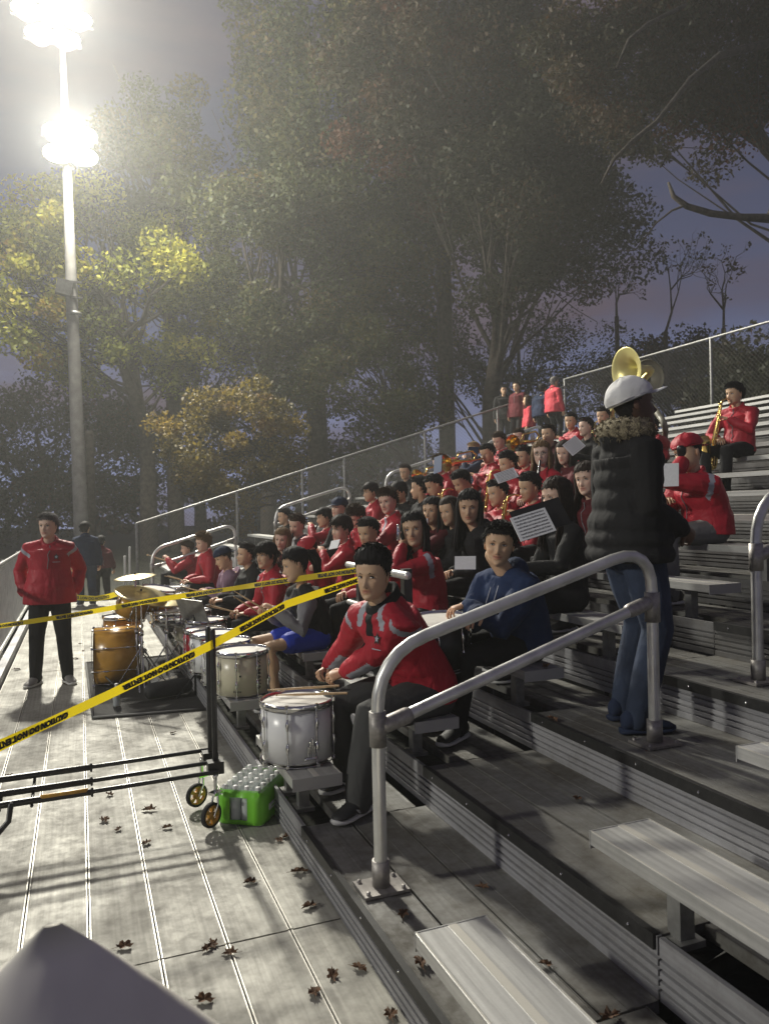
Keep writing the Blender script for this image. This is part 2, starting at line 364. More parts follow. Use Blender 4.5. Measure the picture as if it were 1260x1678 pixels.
# ---------------------------------------------------------------- aisle handrails
def handrail(xa, za, xb, zb, y, label, far=False):
    t = thing('handrail', (xa, y, za), 0, label, 'handrail', 'aisle handrails on the bleachers')
    dx, dz = xb - xa, zb - za; H = .98; r = .0270; seg = 10 if far else 18; sl = dz / dx; bR = .23
    def arc(c0, p1, c2, n=7): return [(1 - s) ** 2 * c0 + 2 * s * (1 - s) * p1 + s * s * c2 for s in np.linspace(0, 1, n)]
    A = np.array([0, 0, H - .04]); B = np.array([dx, 0, dz + H - .04]); d = nrm(B - A)
    path = [np.array([0, 0, .03]), np.array([0, 0, .5])] + arc(A - [0, 0, bR], A, A + d * bR) + arc(B - d * bR, B, B - [0, 0, bR]) + [np.array([dx, 0, dz + .5]), np.array([dx, 0, dz + .03])]
    G().tube(path, r, seg, cap=False).build('rail_loop', 'rail', t)
    m0 = np.array([.045, 0, .66]); m1 = np.array([dx - .045, 0, dz + .66])
    G().tube([m0 + d * .03, m1 - d * .03], r * .95, seg).build('mid_rail', 'rail', t)
    for px, pz, mm, s in ((0, 0, m0, 1), (dx, dz, m1, -1)):
        g = G(); g.lathe([(r + .001, .62 - .045), (r + .008, .62 - .045), (r + .008, .70 + .015), (r + .001, .70 + .015)], seg, 0, (px, 0, pz)); g.build('rail_collar', 'fit', t)
        g = G(); g.tube([mm - d * s * .012, mm + d * s * .085], r + .007, seg); g.tube([(px + s * .02, 0, mm[2] - s * .01), mm + d * s * .01], .016, 8); g.build('rail_socket', 'fit', t)
        g = G(); g.lathe([(r + .001, .012), (r + .009, .012), (r + .009, .115), (r + .001, .115)], seg, 0, (px, 0, pz)); g.box(px - .095, px + .095, -.075, .075, pz + .001, pz + .013)
        for q in (-.075, .075):
            for w in (-.055, .055): g.lathe([(.0, .024), (.009, .024), (.009, .012)], 6, 0, (px + q, w, pz))
        g.build('base_flange', 'fit', t)
    return t
handrail(1.10, .17, 2.49, .57, 2.90, 'large bent aluminium handrail standing in the nearest aisle, in front of the seated drummers')
handrail(3.23, .77, 4.62, 1.17, 2.98, 'aluminium handrail cut off by the right edge of the photo')
for i, (ks, lab) in enumerate(((0, 'small far handrail lowest on the bleachers, behind the drum kit players'), (1, 'far handrail second from the walkway, above the clarinet players'), (2, 'far handrail third from the walkway, in mid slope'), (3, 'uppermost far handrail, just below the people standing at the top'))):
    handrail(1.10 + 2.1 * ks, .17 + .6 * ks + (.04 * (ks > 0)), 2.49 + 2.1 * ks, .57 + .6 * ks + (.04 * (ks > 0)), 13.3, lab, True)

# ---------------------------------------------------------------- guard rail behind the front row gap
t = thing('guard_rail', (1.98, 5.2, .37), 0, 'short guard rail of three pipes on dark flat posts behind the seated drummer in red', 'guard rail')
for yy in (4.72, 5.62):
    G().box(1.985, 2.045, yy - .03, yy + .03, .33, 1.30).build('post', 'darksteel', t, True)
p1 = atX(528, 927, 1.95)
for zz in (1.27, .98, .74, .50):
    g = G(); g.tube([(1.95, 5.72, zz), (1.95, 4.55, zz)], .027 if zz > 1.2 else .021, 12); g.tube([(1.95, 5.02, zz), (1.95, 4.98, zz)], .031, 12, round_=False) if zz > 1.2 else None
    g.build('pipe', 'rail', t, True)

# ---------------------------------------------------------------- chain-link fences
def mesh_panel(fn, nu, nv, du, dv, step, r=.0016):
    """diamond wire mesh on a panel: fn(u, v) -> world point, both wire families as thin 3-sided rods"""
    g = G(); s = step
    for sg in (1, -1):
        u = -dv
        while u < du + dv:
            a, b = (u, 0.), (u + sg * dv, dv)
            # clip to 0..du
            (ua, va), (ub, vb) = a, b
            def cut(ua, va, ub, vb, lim, keep):
                t = (lim - ua) / (ub - ua) if ub != ua else 0
                p = (lim, va + (vb - va) * t)
                return p
            pts = [(ua, va), (ub, vb)]
            for lim, f in ((0, lambda q: q >= 0), (du, lambda q: q <= du)):
                (x0, y0), (x1, y1) = pts
                if not f(x0) and not f(x1): pts = None; break
                if not f(x0): pts = [cut(x0, y0, x1, y1, lim, 1), (x1, y1)]
                elif not f(x1): pts = [(x0, y0), cut(x0, y0, x1, y1, lim, 0)]
            if pts: g.tube([fn(*pts[0]), fn(*pts[1])], r, 3, cap=False)
            u += s
    return g
tf = thing('chain_link_fence', (1.15, 17.6, 0), 0, 'sloping chain link fence at the far end of the bleachers', 'fence')
x0, x1 = 1.15, 12.3; sl = .2 / .65 * 1.0
def ztop(x): return 1.50 + sl * (x - x0)
G().tube([(x0, 17.6, ztop(x0)), (x1, 17.6, ztop(x1))], .026, 8).build('top_rail', 'galv', tf, True)
for x in (1.15, 3.35, 4.9, 5.95, 8.1, 10.2, 12.2): G().tube([(x, 17.6, max(0, ztop(x) - 1.55) - .1), (x, 17.6, ztop(x))], .03, 8).build('post', 'galv', tf, True)
g = mesh_panel(lambda u, v: (x0 + u, 17.6, ztop(x0 + u) - 1.45 + v), 0, 0, x1 - x0, 1.45, .085, .0028)
tag(g.build('wire_mesh', 'wirelink', tf, True), kind='stuff')
XB = 12.3; ZB = 5.13
tb = thing('chain_link_fence', (XB, 9, 3.2), 0, 'tall chain link fence along the top row of the bleachers', 'fence')
G().tube([(XB, -1, ZB), (XB, 17.6, ZB)], .026, 8).build('top_rail', 'galv', tb, True)
for y in np.arange(-.6, 17.7, 2.6): G().tube([(XB, y, 3.1), (XB, y, ZB)], .03, 8).build('post', 'galv', tb, True)
g = mesh_panel(lambda u, v: (XB, -1 + u, ZB - 1.9 + v), 0, 0, 18.6, 1.9, .10, .0028); tag(g.build('wire_mesh', 'wirelink', tb, True), kind='stuff')
tl = thing('chain_link_fence', (-.92, 8, 0), 0, 'grey chain link fence on the left edge of the walkway', 'fence')
G().tube([(-.92, 1.0, 1.12), (-.92, 16.2, 1.12)], .024, 8).build('top_rail', 'galv', tl, True)
G().tube([(-.90, 1.0, .13), (-.90, 16.2, .13)], .022, 8).build('bottom_rail', 'rail', tl, True)
for y in np.arange(1.2, 16.5, 2.5): G().tube([(-.95, y, -.1), (-.95, y, 1.12)], .026, 8).build('post', 'galv', tl, True)
g = mesh_panel(lambda u, v: (-.92, 5 + u, .13 + v), 0, 0, 11.2, .99, .055, .0022); tag(g.build('wire_mesh', 'rail', tl, True), kind='stuff')
# white gate posts at the far end of the walkway
for i, (px, top, lab) in enumerate(((205, 912, 'shorter thin white post at the far end of the walkway'), (213, 897, 'taller thin white post beside the end of the sloping fence'))):
    p = atY(px, 965, 16.9); q = atY(px, top, 16.9); g = G(); g.tube([(p[0], 16.9, -.02), (q[0], 16.9, q[2])], .022, 8); g.box(p[0] - .05, p[0] + .05, 16.85, 16.95, -.03, 0); tag(g.build('white_post', 'white'), lab, 'post', 'white posts by the fence end')

# ---------------------------------------------------------------- light pole with two floodlight clusters
M['glow'] = bpy.data.materials.new('floodlight_glass'); M['glow'].use_nodes = True
_t = M['glow'].node_tree; _b = _t.nodes['Principled BSDF']; _b.inputs['Emission Color'].default_value = (1, .96, .86, 1); _b.inputs['Emission Strength'].default_value = 110
lp = thing('light_pole', POLE, 0, 'tall pale floodlight pole with two blazing lamp clusters at upper left', 'light pole')
pb = atY(133, 850, 26); pt = atY(100, 20, 26)
path = [np.array([pb[0], 26, -.3]), np.array([pb[0], 26, pb[2]]), atY(118, 480, 26), atY(105, 130, 26), pt + [0, 0, .6]]
G().tube(path, [.24, .22, .18, .10, .08], 14).build('pole', 'concrete', lp, True)
c = atY(122, 515, 26); G().lathe([(.19, -.06), (.23, -.06), (.23, .06), (.19, .06)], 14, 0, c).build('pole_collar', 'galv', lp, True)
c = atY(110, 472, 25.75); g = G(); g.box(-.30, .16, -.14, .14, -.24, .22, 0, rot('y', 12), c); g.box(.1, .45, .05, .12, -.28, -.22, 0, None, c); g.box(.1, .45, .05, .12, .2, .26, 0, None, c); g.build('equipment_box', 'darksteel', lp, True)
def cluster(c, rows, dx, dz, rad):
    ca = G(); 
    for j, n in enumerate(rows):
        z = c[2] + (j - (len(rows) - 1) / 2) * dz
        arm = G(); arm.box(c[0] - dx * n / 2 - .1, c[0] + dx * n / 2 + .1, c[1] + .28, c[1] + .38, z - .05, z + .05); arm.build('crossarm', 'galv', lp, True)
        for i in range(n):
            x = c[0] + (i - (n - 1) / 2) * dx; g = G(); M3 = rot('x', 62); o = np.array([x, c[1], z])
            g.lathe([(.03, -.32), (rad * .45, -.30), (rad * .8, -.16), (rad, 0), (rad * .97, 0), (rad * .75, -.14)], 16, 0, o, M3)
            h = g.build('floodlight', 'galv', lp, True)
            G().lathe([(0, .03), (rad * .6, .02), (rad * .95, -.012)], 16, 0, o - np.array(lp.location), M3).build('lens', 'glow', h)
cluster(LAMP_LO, (2, 2), .72, .66, .44); cluster(LAMP_HI, (2, 3, 2), .72, .68, .44)
p = atY(150, 850, 27.5); q = atY(148, 712, 27.5)
tag(G().tube([(p[0], 27.5, -.3), (p[0], 27.5, q[2])], [.17, .15], 10).build('wooden_post', 'bark'), 'dark wooden post standing right behind the floodlight pole', 'post')

# the second floodlight pole (source of the light on the riser faces), left of the frame
lp2 = thing('light_pole', (FAR[0] - .3, FAR[1], -.9), 0, 'second floodlight pole across the field left of the frame', 'light pole')
G().tube([(FAR[0] - .5, FAR[1], -.9), (FAR[0] - .5, FAR[1], 16)], [.24, .12], 12).build('pole', 'concrete', lp2, True)
for i in range(3):
    o = FAR + np.array([-.25, (i - 1) * .8, 0]); h = G().lathe([(.03, -.32), (.3, -.16), (.36, 0)], 14, 0, o, rot('y', 70)).build('floodlight', 'galv', lp2, True)
    G().lathe([(0, .03), (.33, -.01)], 14, 0, o - np.array(lp2.location), rot('y', 70)).build('lens', 'glow', h)
# ================================================================ people
def cloth(name, color, rough=.75, fold=.5, scale=9, var=.12, sheen=.0, spec=.22):
    m, t, b = P(name, color, rough); b.inputs['Sheen Weight'].default_value = sheen; b.inputs['Specular IOR Level'].default_value = spec
    tc = N(t, 'ShaderNodeTexCoord'); mp = N(t, 'ShaderNodeMapping'); mp.inputs['Scale'].default_value = (1, 1, .55); L(t, tc.outputs['Object'], mp.inputs[0])
    n = N(t, 'ShaderNodeTexNoise'); n.inputs['Scale'].default_value = scale; n.inputs['Detail'].default_value = 3; n.inputs['Distortion'].default_value = .8; L(t, mp.outputs[0], n.inputs['Vector'])
    n2 = N(t, 'ShaderNodeTexNoise'); n2.inputs['Scale'].default_value = 5; n2.inputs['Detail'].default_value = 6; L(t, tc.outputs['Object'], n2.inputs['Vector'])
    r = ramp(t, n2.outputs['Fac'], [(.3, [c * (1 - var) for c in color]), (.7, [min(1, c * (1 + var)) for c in color])]); L(t, r.outputs[0], b.inputs['Base Color'])
    bp = N(t, 'ShaderNodeBump'); bp.inputs['Strength'].default_value = fold; bp.inputs['Distance'].default_value = .03; L(t, n.outputs['Fac'], bp.inputs['Height']); L(t, bp.outputs[0], b.inputs['Normal'])
    return m
M['red'] = cloth('red_nylon', (.40, .018, .034), .56, .7, spec=.28)
M['pink'] = cloth('faded_red_fabric', (.55, .06, .08), .7)
M['greycloth'] = cloth('light_grey_panel', (.36, .37, .42), .6, .4)
M['blackcloth'] = cloth('black_fabric', (.016, .016, .017), .85, .5)
M['char'] = cloth('charcoal_knit', (.060, .061, .060), .85, .5)
M['blue'] = cloth('blue_hoodie_fleece', (.016, .032, .085), .85, .5)
M['navy'] = cloth('navy_fabric', (.018, .028, .060), .85, .5)
M['purple'] = cloth('mauve_striped_knit', (.26, .17, .23), .9, .35)
M['denim'] = cloth('blue_denim', (.032, .045, .078), .85, .35, 14, .4)
M['greypants'] = cloth('grey_sweat_fabric', (.17, .17, .165), .85, .5)
M['royal'] = cloth('royal_blue_shorts', (.02, .05, .45), .6, .4)
M['greysleeve'] = cloth('grey_sleeve', (.20, .20, .21), .85, .5)
M['maroon'] = cloth('maroon_fabric', (.10, .015, .02), .8)
M['quilt'] = cloth('grey_quilted_nylon', (.085, .09, .09), .5, .3)
M['fur'] = noisy('tan_fur', (.27, .23, .15), .95, .4, 40, .9, .02)
M['shoeblack'] = P('black_shoe_mesh', (.014, .014, .015), .6)[0]
M['sole'] = P('white_shoe_sole', (.66, .66, .64), .55)[0]
M['shoegrey'] = P('grey_shoe', (.22, .21, .20), .7)[0]
HAIR = {n: noisy('hair_' + n, c, .75, .3, 60, .5, .003, Specular_IOR_Level=.25) for n, c in dict(black=(.010, .009, .009), brown=(.045, .027, .015), light=(.15, .095, .045), dark=(.022, .014, .010), grey=(.16, .15, .14), blond=(.28, .20, .10)).items()}
def skin(name, c):
    m, t, b = P(name, c, .55); a = N(t, 'ShaderNodeVertexColor'); a.layer_name = 'tone'
    mm = N(t, 'ShaderNodeMixRGB', blend_type='MULTIPLY'); mm.inputs[0].default_value = 1; mm.inputs[1].default_value = tuple(c) + (1,); L(t, a.outputs[0], mm.inputs[2]); L(t, mm.outputs[0], b.inputs['Base Color'])
    b.inputs['Subsurface Weight'].default_value = .08; b.inputs['Subsurface Radius'].default_value = (.6, .25, .15); b.inputs['Subsurface Scale'].default_value = .02
    n = N(t, 'ShaderNodeTexNoise'); n.inputs['Scale'].default_value = 160; tc = N(t, 'ShaderNodeTexCoord'); L(t, tc.outputs['Object'], n.inputs['Vector'])
    bp = N(t, 'ShaderNodeBump'); bp.inputs['Strength'].default_value = .12; bp.inputs['Distance'].default_value = .002; L(t, n.outputs['Fac'], bp.inputs['Height']); L(t, bp.outputs[0], b.inputs['Normal'])
    return m
SKIN = dict(tan=skin('skin_tan', (.60, .40, .25)), fair=skin('skin_fair', (.68, .47, .35)), pale=skin('skin_light', (.72, .53, .41)), brown=skin('skin_brown', (.10, .052, .032)))
M['eyewhite'] = P('eye_white', (.62, .60, .57), .25)[0]; M['iris'] = P('dark_iris', (.018, .010, .006), .15)[0]; M['lip'] = P('lip', (.36, .14, .11), .5)[0]

# ---- head surface: lat-long grid with modelled features
ZT = np.array([-.120, -.114, -.104, -.088, -.066, -.040, .0, .03, .06, .085, .104, .116, .121])
WT = np.array([.006, .025, .039, .052, .0615, .0685, .0745, .0775, .0770, .0670, .0475, .0250, .004])
FT = np.array([.066, .080, .088, .0905, .0895, .088, .0875, .0900, .0875, .0735, .0500, .0270, .004])
BT = np.array([-.050, -.035, -.015, .018, .045, .068, .090, .099, .099, .086, .060, .032, .004])
def g2(y, z, cy, cz, sy, sz): return np.exp(-((y - cy) / sy) ** 2 - ((z - cz) / sz) ** 2)
def head_grid(nz, nf, fem=0., smile=0.):
    t = np.linspace(0, 1, nz); zz = np.interp(t, [0, .08, .5, .80, 1], [-.120, -.108, .0, .085, .121])
    u = np.linspace(-1, 1, nf, endpoint=False); ph = math.pi * (u * .62 + .38 * u ** 3)       # denser at the front (u = 0)
    Z_, PH = np.meshgrid(zz, ph, indexing='ij'); W = np.interp(Z_, ZT, WT); Fx = np.interp(Z_, ZT, FT); Bx = np.interp(Z_, ZT, BT)
    if fem: W = W * (1 - .05 * (Z_ < -.03)); 
    c, s_ = np.cos(PH), np.sin(PH); e = .82
    cx = np.sign(c) * np.abs(c) ** e; sy = np.sign(s_) * np.abs(s_) ** .9
    X = np.where(c > 0, Fx * cx, Bx * np.abs(cx) * -1); X = np.where((c <= 0) & (Bx < 0), Bx * -np.abs(cx) , X); Y = W * sy
    front = np.clip(c * 1.6, 0, 1); d = np.zeros_like(X)
    d += .0215 * g2(Y, Z_, 0, -.036, .0105, .014) + .012 * g2(Y, Z_, 0, -.014, .0085, .022) + .006 * g2(Y, Z_, .0125, -.042, .006, .007) + .006 * g2(Y, Z_, -.0125, -.042, .006, .007)
    for q in (-1, 1):
        d -= .0115 * g2(Y, Z_, q * .031, .001, .017, .0125); d += .0045 * g2(Y, Z_, q * .028, .022, .020, .007)
        d += .0035 * g2(Y, Z_, q * .043, -.030, .016, .015) * (1 + 1.2 * smile)
        d -= .004 * g2(Y, Z_, q * .034, -.066, .010, .014) * (1 - smile)
    zm = -.0655 + smile * 6 * Y ** 2
    d += .0060 * np.exp(-((Z_ - zm - .0065) / .0055) ** 2 - (Y / .021) ** 2) + .0065 * np.exp(-((Z_ - zm + .0075) / .0062) ** 2 - (Y / .018) ** 2)
    d -= .0050 * np.exp(-((Z_ - zm) / .0026) ** 2 - (Y / (.024 + .006 * smile)) ** 2); d -= .004 * g2(Y, Z_, 0, -.084, .018, .007); d += .006 * g2(Y, Z_, 0, -.101, .018, .012)
    X = X + d * front
    lipm = np.exp(-((Z_ - zm) / .011) ** 4 - (Y / .024) ** 4) * front
    crease = np.exp(-((Z_ - zm) / .0026) ** 2 - (Y / .025) ** 2) * front; nost = (g2(Y, Z_, .008, -.047, .004, .003) + g2(Y, Z_, -.008, -.047, .004, .003)) * front
    sock = (g2(Y, Z_, .031, .004, .018, .011) + g2(Y, Z_, -.031, .004, .018, .011)) * front; chk = (g2(Y, Z_, .042, -.03, .018, .02) + g2(Y, Z_, -.042, -.03, .018, .02)) * front
    C = np.ones(X.shape + (3,)); 
    for m_, cc in ((lipm, (.80, .50, .50)), (crease, (.30, .18, .18)), (nost, (.3, .2, .2)), (sock * .45, (.72, .60, .58)), (chk * .35, (1.0, .82, .80))): C = C * (1 - m_[..., None]) + np.array(cc) * C * m_[..., None]
    return np.stack([X, Y, Z_], -1), C, PH
def grid_faces(nz, nf, mask=None):
    F = []
    for i in range(nz - 1):
        for k in range(nf):
            if mask is None or (mask[i, k] and mask[i, (k + 1) % nf] and mask[i + 1, k] and mask[i + 1, (k + 1) % nf]): F.append((i * nf + k, i * nf + (k + 1) % nf, (i + 1) * nf + (k + 1) % nf, (i + 1) * nf + k))
    return F
HG = {(l, s): head_grid(*((52, 60) if l == 0 else (24, 28)), 0, s) for l in (0, 1) for s in (0, 1)}

def remesh(gm, voxel, smooth=2, sf=.5):
    me = gm.mesh('tmp', []); o = bpy.data.objects.new('tmp', me); col.objects.link(o)
    r = o.modifiers.new('r', 'REMESH'); r.mode = 'VOXEL'; r.voxel_size = voxel
    s = o.modifiers.new('s', 'SMOOTH'); s.factor = sf; s.iterations = smooth
    dg = bpy.context.evaluated_depsgraph_get(); ev = o.evaluated_get(dg); m2 = ev.to_mesh()
    n = len(m2.vertices); V = np.empty(n * 3, np.float32); m2.vertices.foreach_get('co', V); V = V.reshape(-1, 3).astype(float)
    NN = np.empty(n * 3, np.float32); m2.vertices.foreach_get('normal', NN); NN = NN.reshape(-1, 3).astype(float)
    F = [tuple(p.vertices) for p in m2.polygons]; ev.to_mesh_clear(); bpy.data.objects.remove(o); bpy.data.meshes.remove(me)
    return V, NN, F
def vnoise(V, sc_, seed, d=1):
    W = V * sc_ + np.array([seed * 3.1, seed * 1.7, seed * 2.3]); out = np.zeros(len(V)); a = 1
    rs = np.random.default_rng(seed)
    for o in range(4):
        for _ in range(4):
            k = nrm(rs.normal(size=3)) * (1.3 ** o) * rs.uniform(.8, 1.5); w = W + .6 * np.sin(W[:, [1, 2, 0]] * 1.1 + rs.uniform(0, 6)); out += a * (1 - np.abs(np.sin(w @ k + rs.uniform(0, 6))) * 1.4)
        a *= .6
    return out / 8

def hand_geo(g, wrist, d, n, curl=40, side=1, seg=6, sc_=1., spread=6, curls=None):
    """wrist: position; d: direction of the palm; n: where the palm faces; side +1 = thumb on +cross(d,n)"""
    d = nrm(d); n = nrm(np.asarray(n, float) - d * (np.asarray(n, float) @ d)); l = np.cross(d, n) * side; s = sc_
    wrist = np.asarray(wrist, float)
    g.tube([wrist - d * .03 * s, wrist, wrist + d * .035 * s, wrist + d * .075 * s, wrist + d * .088 * s], [(.026 * s, .019 * s), (.026 * s, .018 * s), (.038 * s, .0165 * s), (.041 * s, .014 * s), (.036 * s, .011 * s)], max(seg, 8), 0, ref=n)
    for i, (lat, ln, r) in enumerate(((.029, .070, .0088), (.010, .079, .009), (-.010, .073, .0086), (-.028, .058, .0075))):
        cu = (curls[i] if curls else curl + i * 4); p = wrist + d * (.082 - abs(lat - .005) * .25) * s + l * lat * s; a = math.radians(spread * (lat / .02)); dd = d * math.cos(a) + l * math.sin(a); pts = [p - dd * .012 * s, p]; ang = 0
        for fr, ca in ((.45, .75), (.30, 1.0), (.25, .7)):
            ang += math.radians(cu) * ca; v = dd * math.cos(ang) + n * math.sin(ang); p = p + v * ln * fr * s; pts.append(p)
        g.tube(pts, [r * s, r * s * 1.02, r * s * .97, r * s * .9, r * s * .78], seg, 0)
    p = wrist + d * .022 * s + l * .026 * s; v1 = nrm(d * .62 + l * .75 + n * .35); v2 = nrm(d * .88 + l * .25 + n * .45); v3 = nrm(d * .8 - l * .05 + n * .6)
    g.tube([p - v1 * .012 * s, p + v1 * .03 * s, p + v1 * .03 * s + v2 * .03 * s, p + v1 * .03 * s + v2 * .03 * s + v3 * .024 * s], [.0145 * s, .012 * s, .0105 * s, .0085 * s], seg, 0)

def ik(a, b, l1, l2, pole):
    a, b = np.asarray(a, float), np.asarray(b, float); v = b - a; dl = np.linalg.norm(v); dd = min(dl, (l1 + l2) * .995); u = v / (dl + 1e-9)
    x = (l1 * l1 - l2 * l2 + dd * dd) / (2 * dd); h = math.sqrt(max(1e-6, l1 * l1 - x * x)); pl = np.asarray(pole, float); pl = nrm(pl - u * (pl @ u)); return a + u * x + pl * h, a + u * dd

def hair_geo(style, lod, Rh, H, seed, thick=.012, capped=False):
    """a scalp shell that follows the skull plus many tapered locks"""
    g = G(); rs = np.random.default_rng(seed); X, C, PH = HG[(lod, 0)]; nz, nf = X.shape[:2]
    z = X[..., 2]; c = np.cos(PH)
    fade = style == 'quiff'
    line = np.where(c > .55, .068, np.where(c > .05, .030, np.where(c > -.35, -.01, -.062 if style != 'quiff' else -.045)))
    line = np.interp(np.cos(PH), [-1, -.45, -.2, .05, .25, .6, 1], [-.075 if style != 'quiff' else -.05, -.06, -.012, .008, .035, .066, .070] if style != 'bangs' else [-.08, -.06, -.02, -.02, .0, .038, .042])
    mask = z > line - .006
    nrmv = X - np.array([0, 0, -.0]); nrmv = nrmv / np.linalg.norm(nrmv, axis=-1, keepdims=True)
    tk = thick * np.clip((z - line) / .03, .12, 1) * np.interp(z, [-.06, .03, .08, .12], [.5, .75, 1.15, 1.5] if not fade else [.12, .2, 1.5, 2.4])
    if style == 'long': tk = tk * np.interp(z, [-.06, .0, .1], [1.4, 1.3, 1.0])
    bump = .0016 * np.sin(PH * 23 + z * 60) + .0015 * np.sin(PH * 11 - z * 130)
    S = X + nrmv * (tk + bump * (tk > .004))[..., None]
    F = grid_faces(nz, nf, mask); g.add((S.reshape(-1, 3)) @ Rh.T + H, F, 0)
    n = {0: 1.6, 1: .5}[lod]
    def lock(p, path, r0, seg=4):
        P_ = [np.array(q) for q in path]; m = len(P_); g.tube([Rh @ q + H for q in P_], [r0 * (1 - .8 * (i / (m - 1)) ** 1.5) for i in range(m)], seg, 0, cap=False)
    if style in ('short', 'quiff', 'curly', 'bangs', 'mop'):
        idx = np.argwhere(z > line + (.012 if not fade else .045)); 
        for _ in range(int(420 * n)):
            i, k = idx[rs.integers(len(idx))]
            if i >= nz - 1 or (capped and z[i, k] > .025): continue
            p = S[i, k] - nrmv[i, k] * .004; nn = nrmv[i, k]
            if style == 'quiff': v = nrm(nn * .5 + np.array([.45, rs.normal() * .25, .45])); ln = .020
            elif style in ('curly', 'mop'): v = nrm(nn + rs.normal(size=3) * .5); ln = .030
            elif style == 'bangs': v = nrm(nn * .35 + np.array([.3, rs.normal() * .2, -.8])); ln = .05
            else: v = nrm(nn * .28 + np.array([.5 if z[i, k] > .06 else -.2, rs.normal() * .3, -.45 if z[i, k] < .08 else -.05])); ln = .032
            v2 = nrm(v + np.array([.2, rs.normal() * .2, -.6])); q = p + v * ln * .5
            lock(None, [p, q, q + v2 * ln * .6], .0042 if style != 'curly' else .008)
    if not capped and lod == 0:
        band = np.argwhere((z > line - .004) & (z < line + .016))
        for _ in range(260):
            i, k = band[rs.integers(len(band))]; p = X[i, k] + nrmv[i, k] * .002; nn = nrmv[i, k]; cc = math.cos(PH[i, k])
            v = nrm(nn * .30 + np.array([.15, rs.normal() * .3, (-.9 if style != 'quiff' else .9) if cc > .3 else -.8])); ln = rs.uniform(.010, .022 if style != 'quiff' else .016)
            lock(None, [p - v * .004, p + v * ln * .6, p + v * ln], .0026)
    if style == 'under': pass
    if style in ('long', 'pony'):
        L_ = .34 if style == 'long' else .0
        if style == 'long':
            for s_ in (-1, 1):
                for j in range(int(60 * n) + 8):
                    u = rs.random(); a = math.radians(rs.uniform(62, 178)); rr = rs.uniform(.94, 1.08)
                    x1 = math.cos(a) * .088 * rr; y1 = s_ * (math.sin(a) * .079 * rr + .004)
                    top = np.array([x1 * .35 + .01, s_ * .012, .118]); mid = np.array([x1 * .9, y1 * .8, .085]); ear = np.array([x1, y1 * 1.06, .0]); jaw = np.array([x1 * 1.0 + .006, y1 * 1.03, -.09])
                    e = np.array([x1 * .95 + rs.uniform(.0, .05), y1 * 1.15 + s_ * .01, -.09 - rs.uniform(.7, 1) * L_ * .55]); e2 = e + np.array([rs.uniform(-.01, .03), s_ * rs.uniform(-.01, .02), -.09])
                    w = rs.uniform(.007, .012) if lod == 0 else .016; P_ = [top, mid, ear, jaw, e, e2]
                    g.tube([Rh @ q + H for q in P_[:4]] + [Rh @ P_[3] + H + (q - P_[3]) @ np.diag([1, 1, 1]) for q in P_[4:]], [w, w, w * 1.1, w * 1.1, w * .9, w * .3], 5, 0, cap=False)
        else:
            for j in range(12): 
                o = rs.normal(size=3) * .012; g.tube([Rh @ (q + o) + H for q in (np.array([-.08, 0, .06]), np.array([-.13, 0, .05]), np.array([-.15, 0, -.03]), np.array([-.13, 0, -.12]))], [.012, .018, .016, .004], 5, 0)
    return g

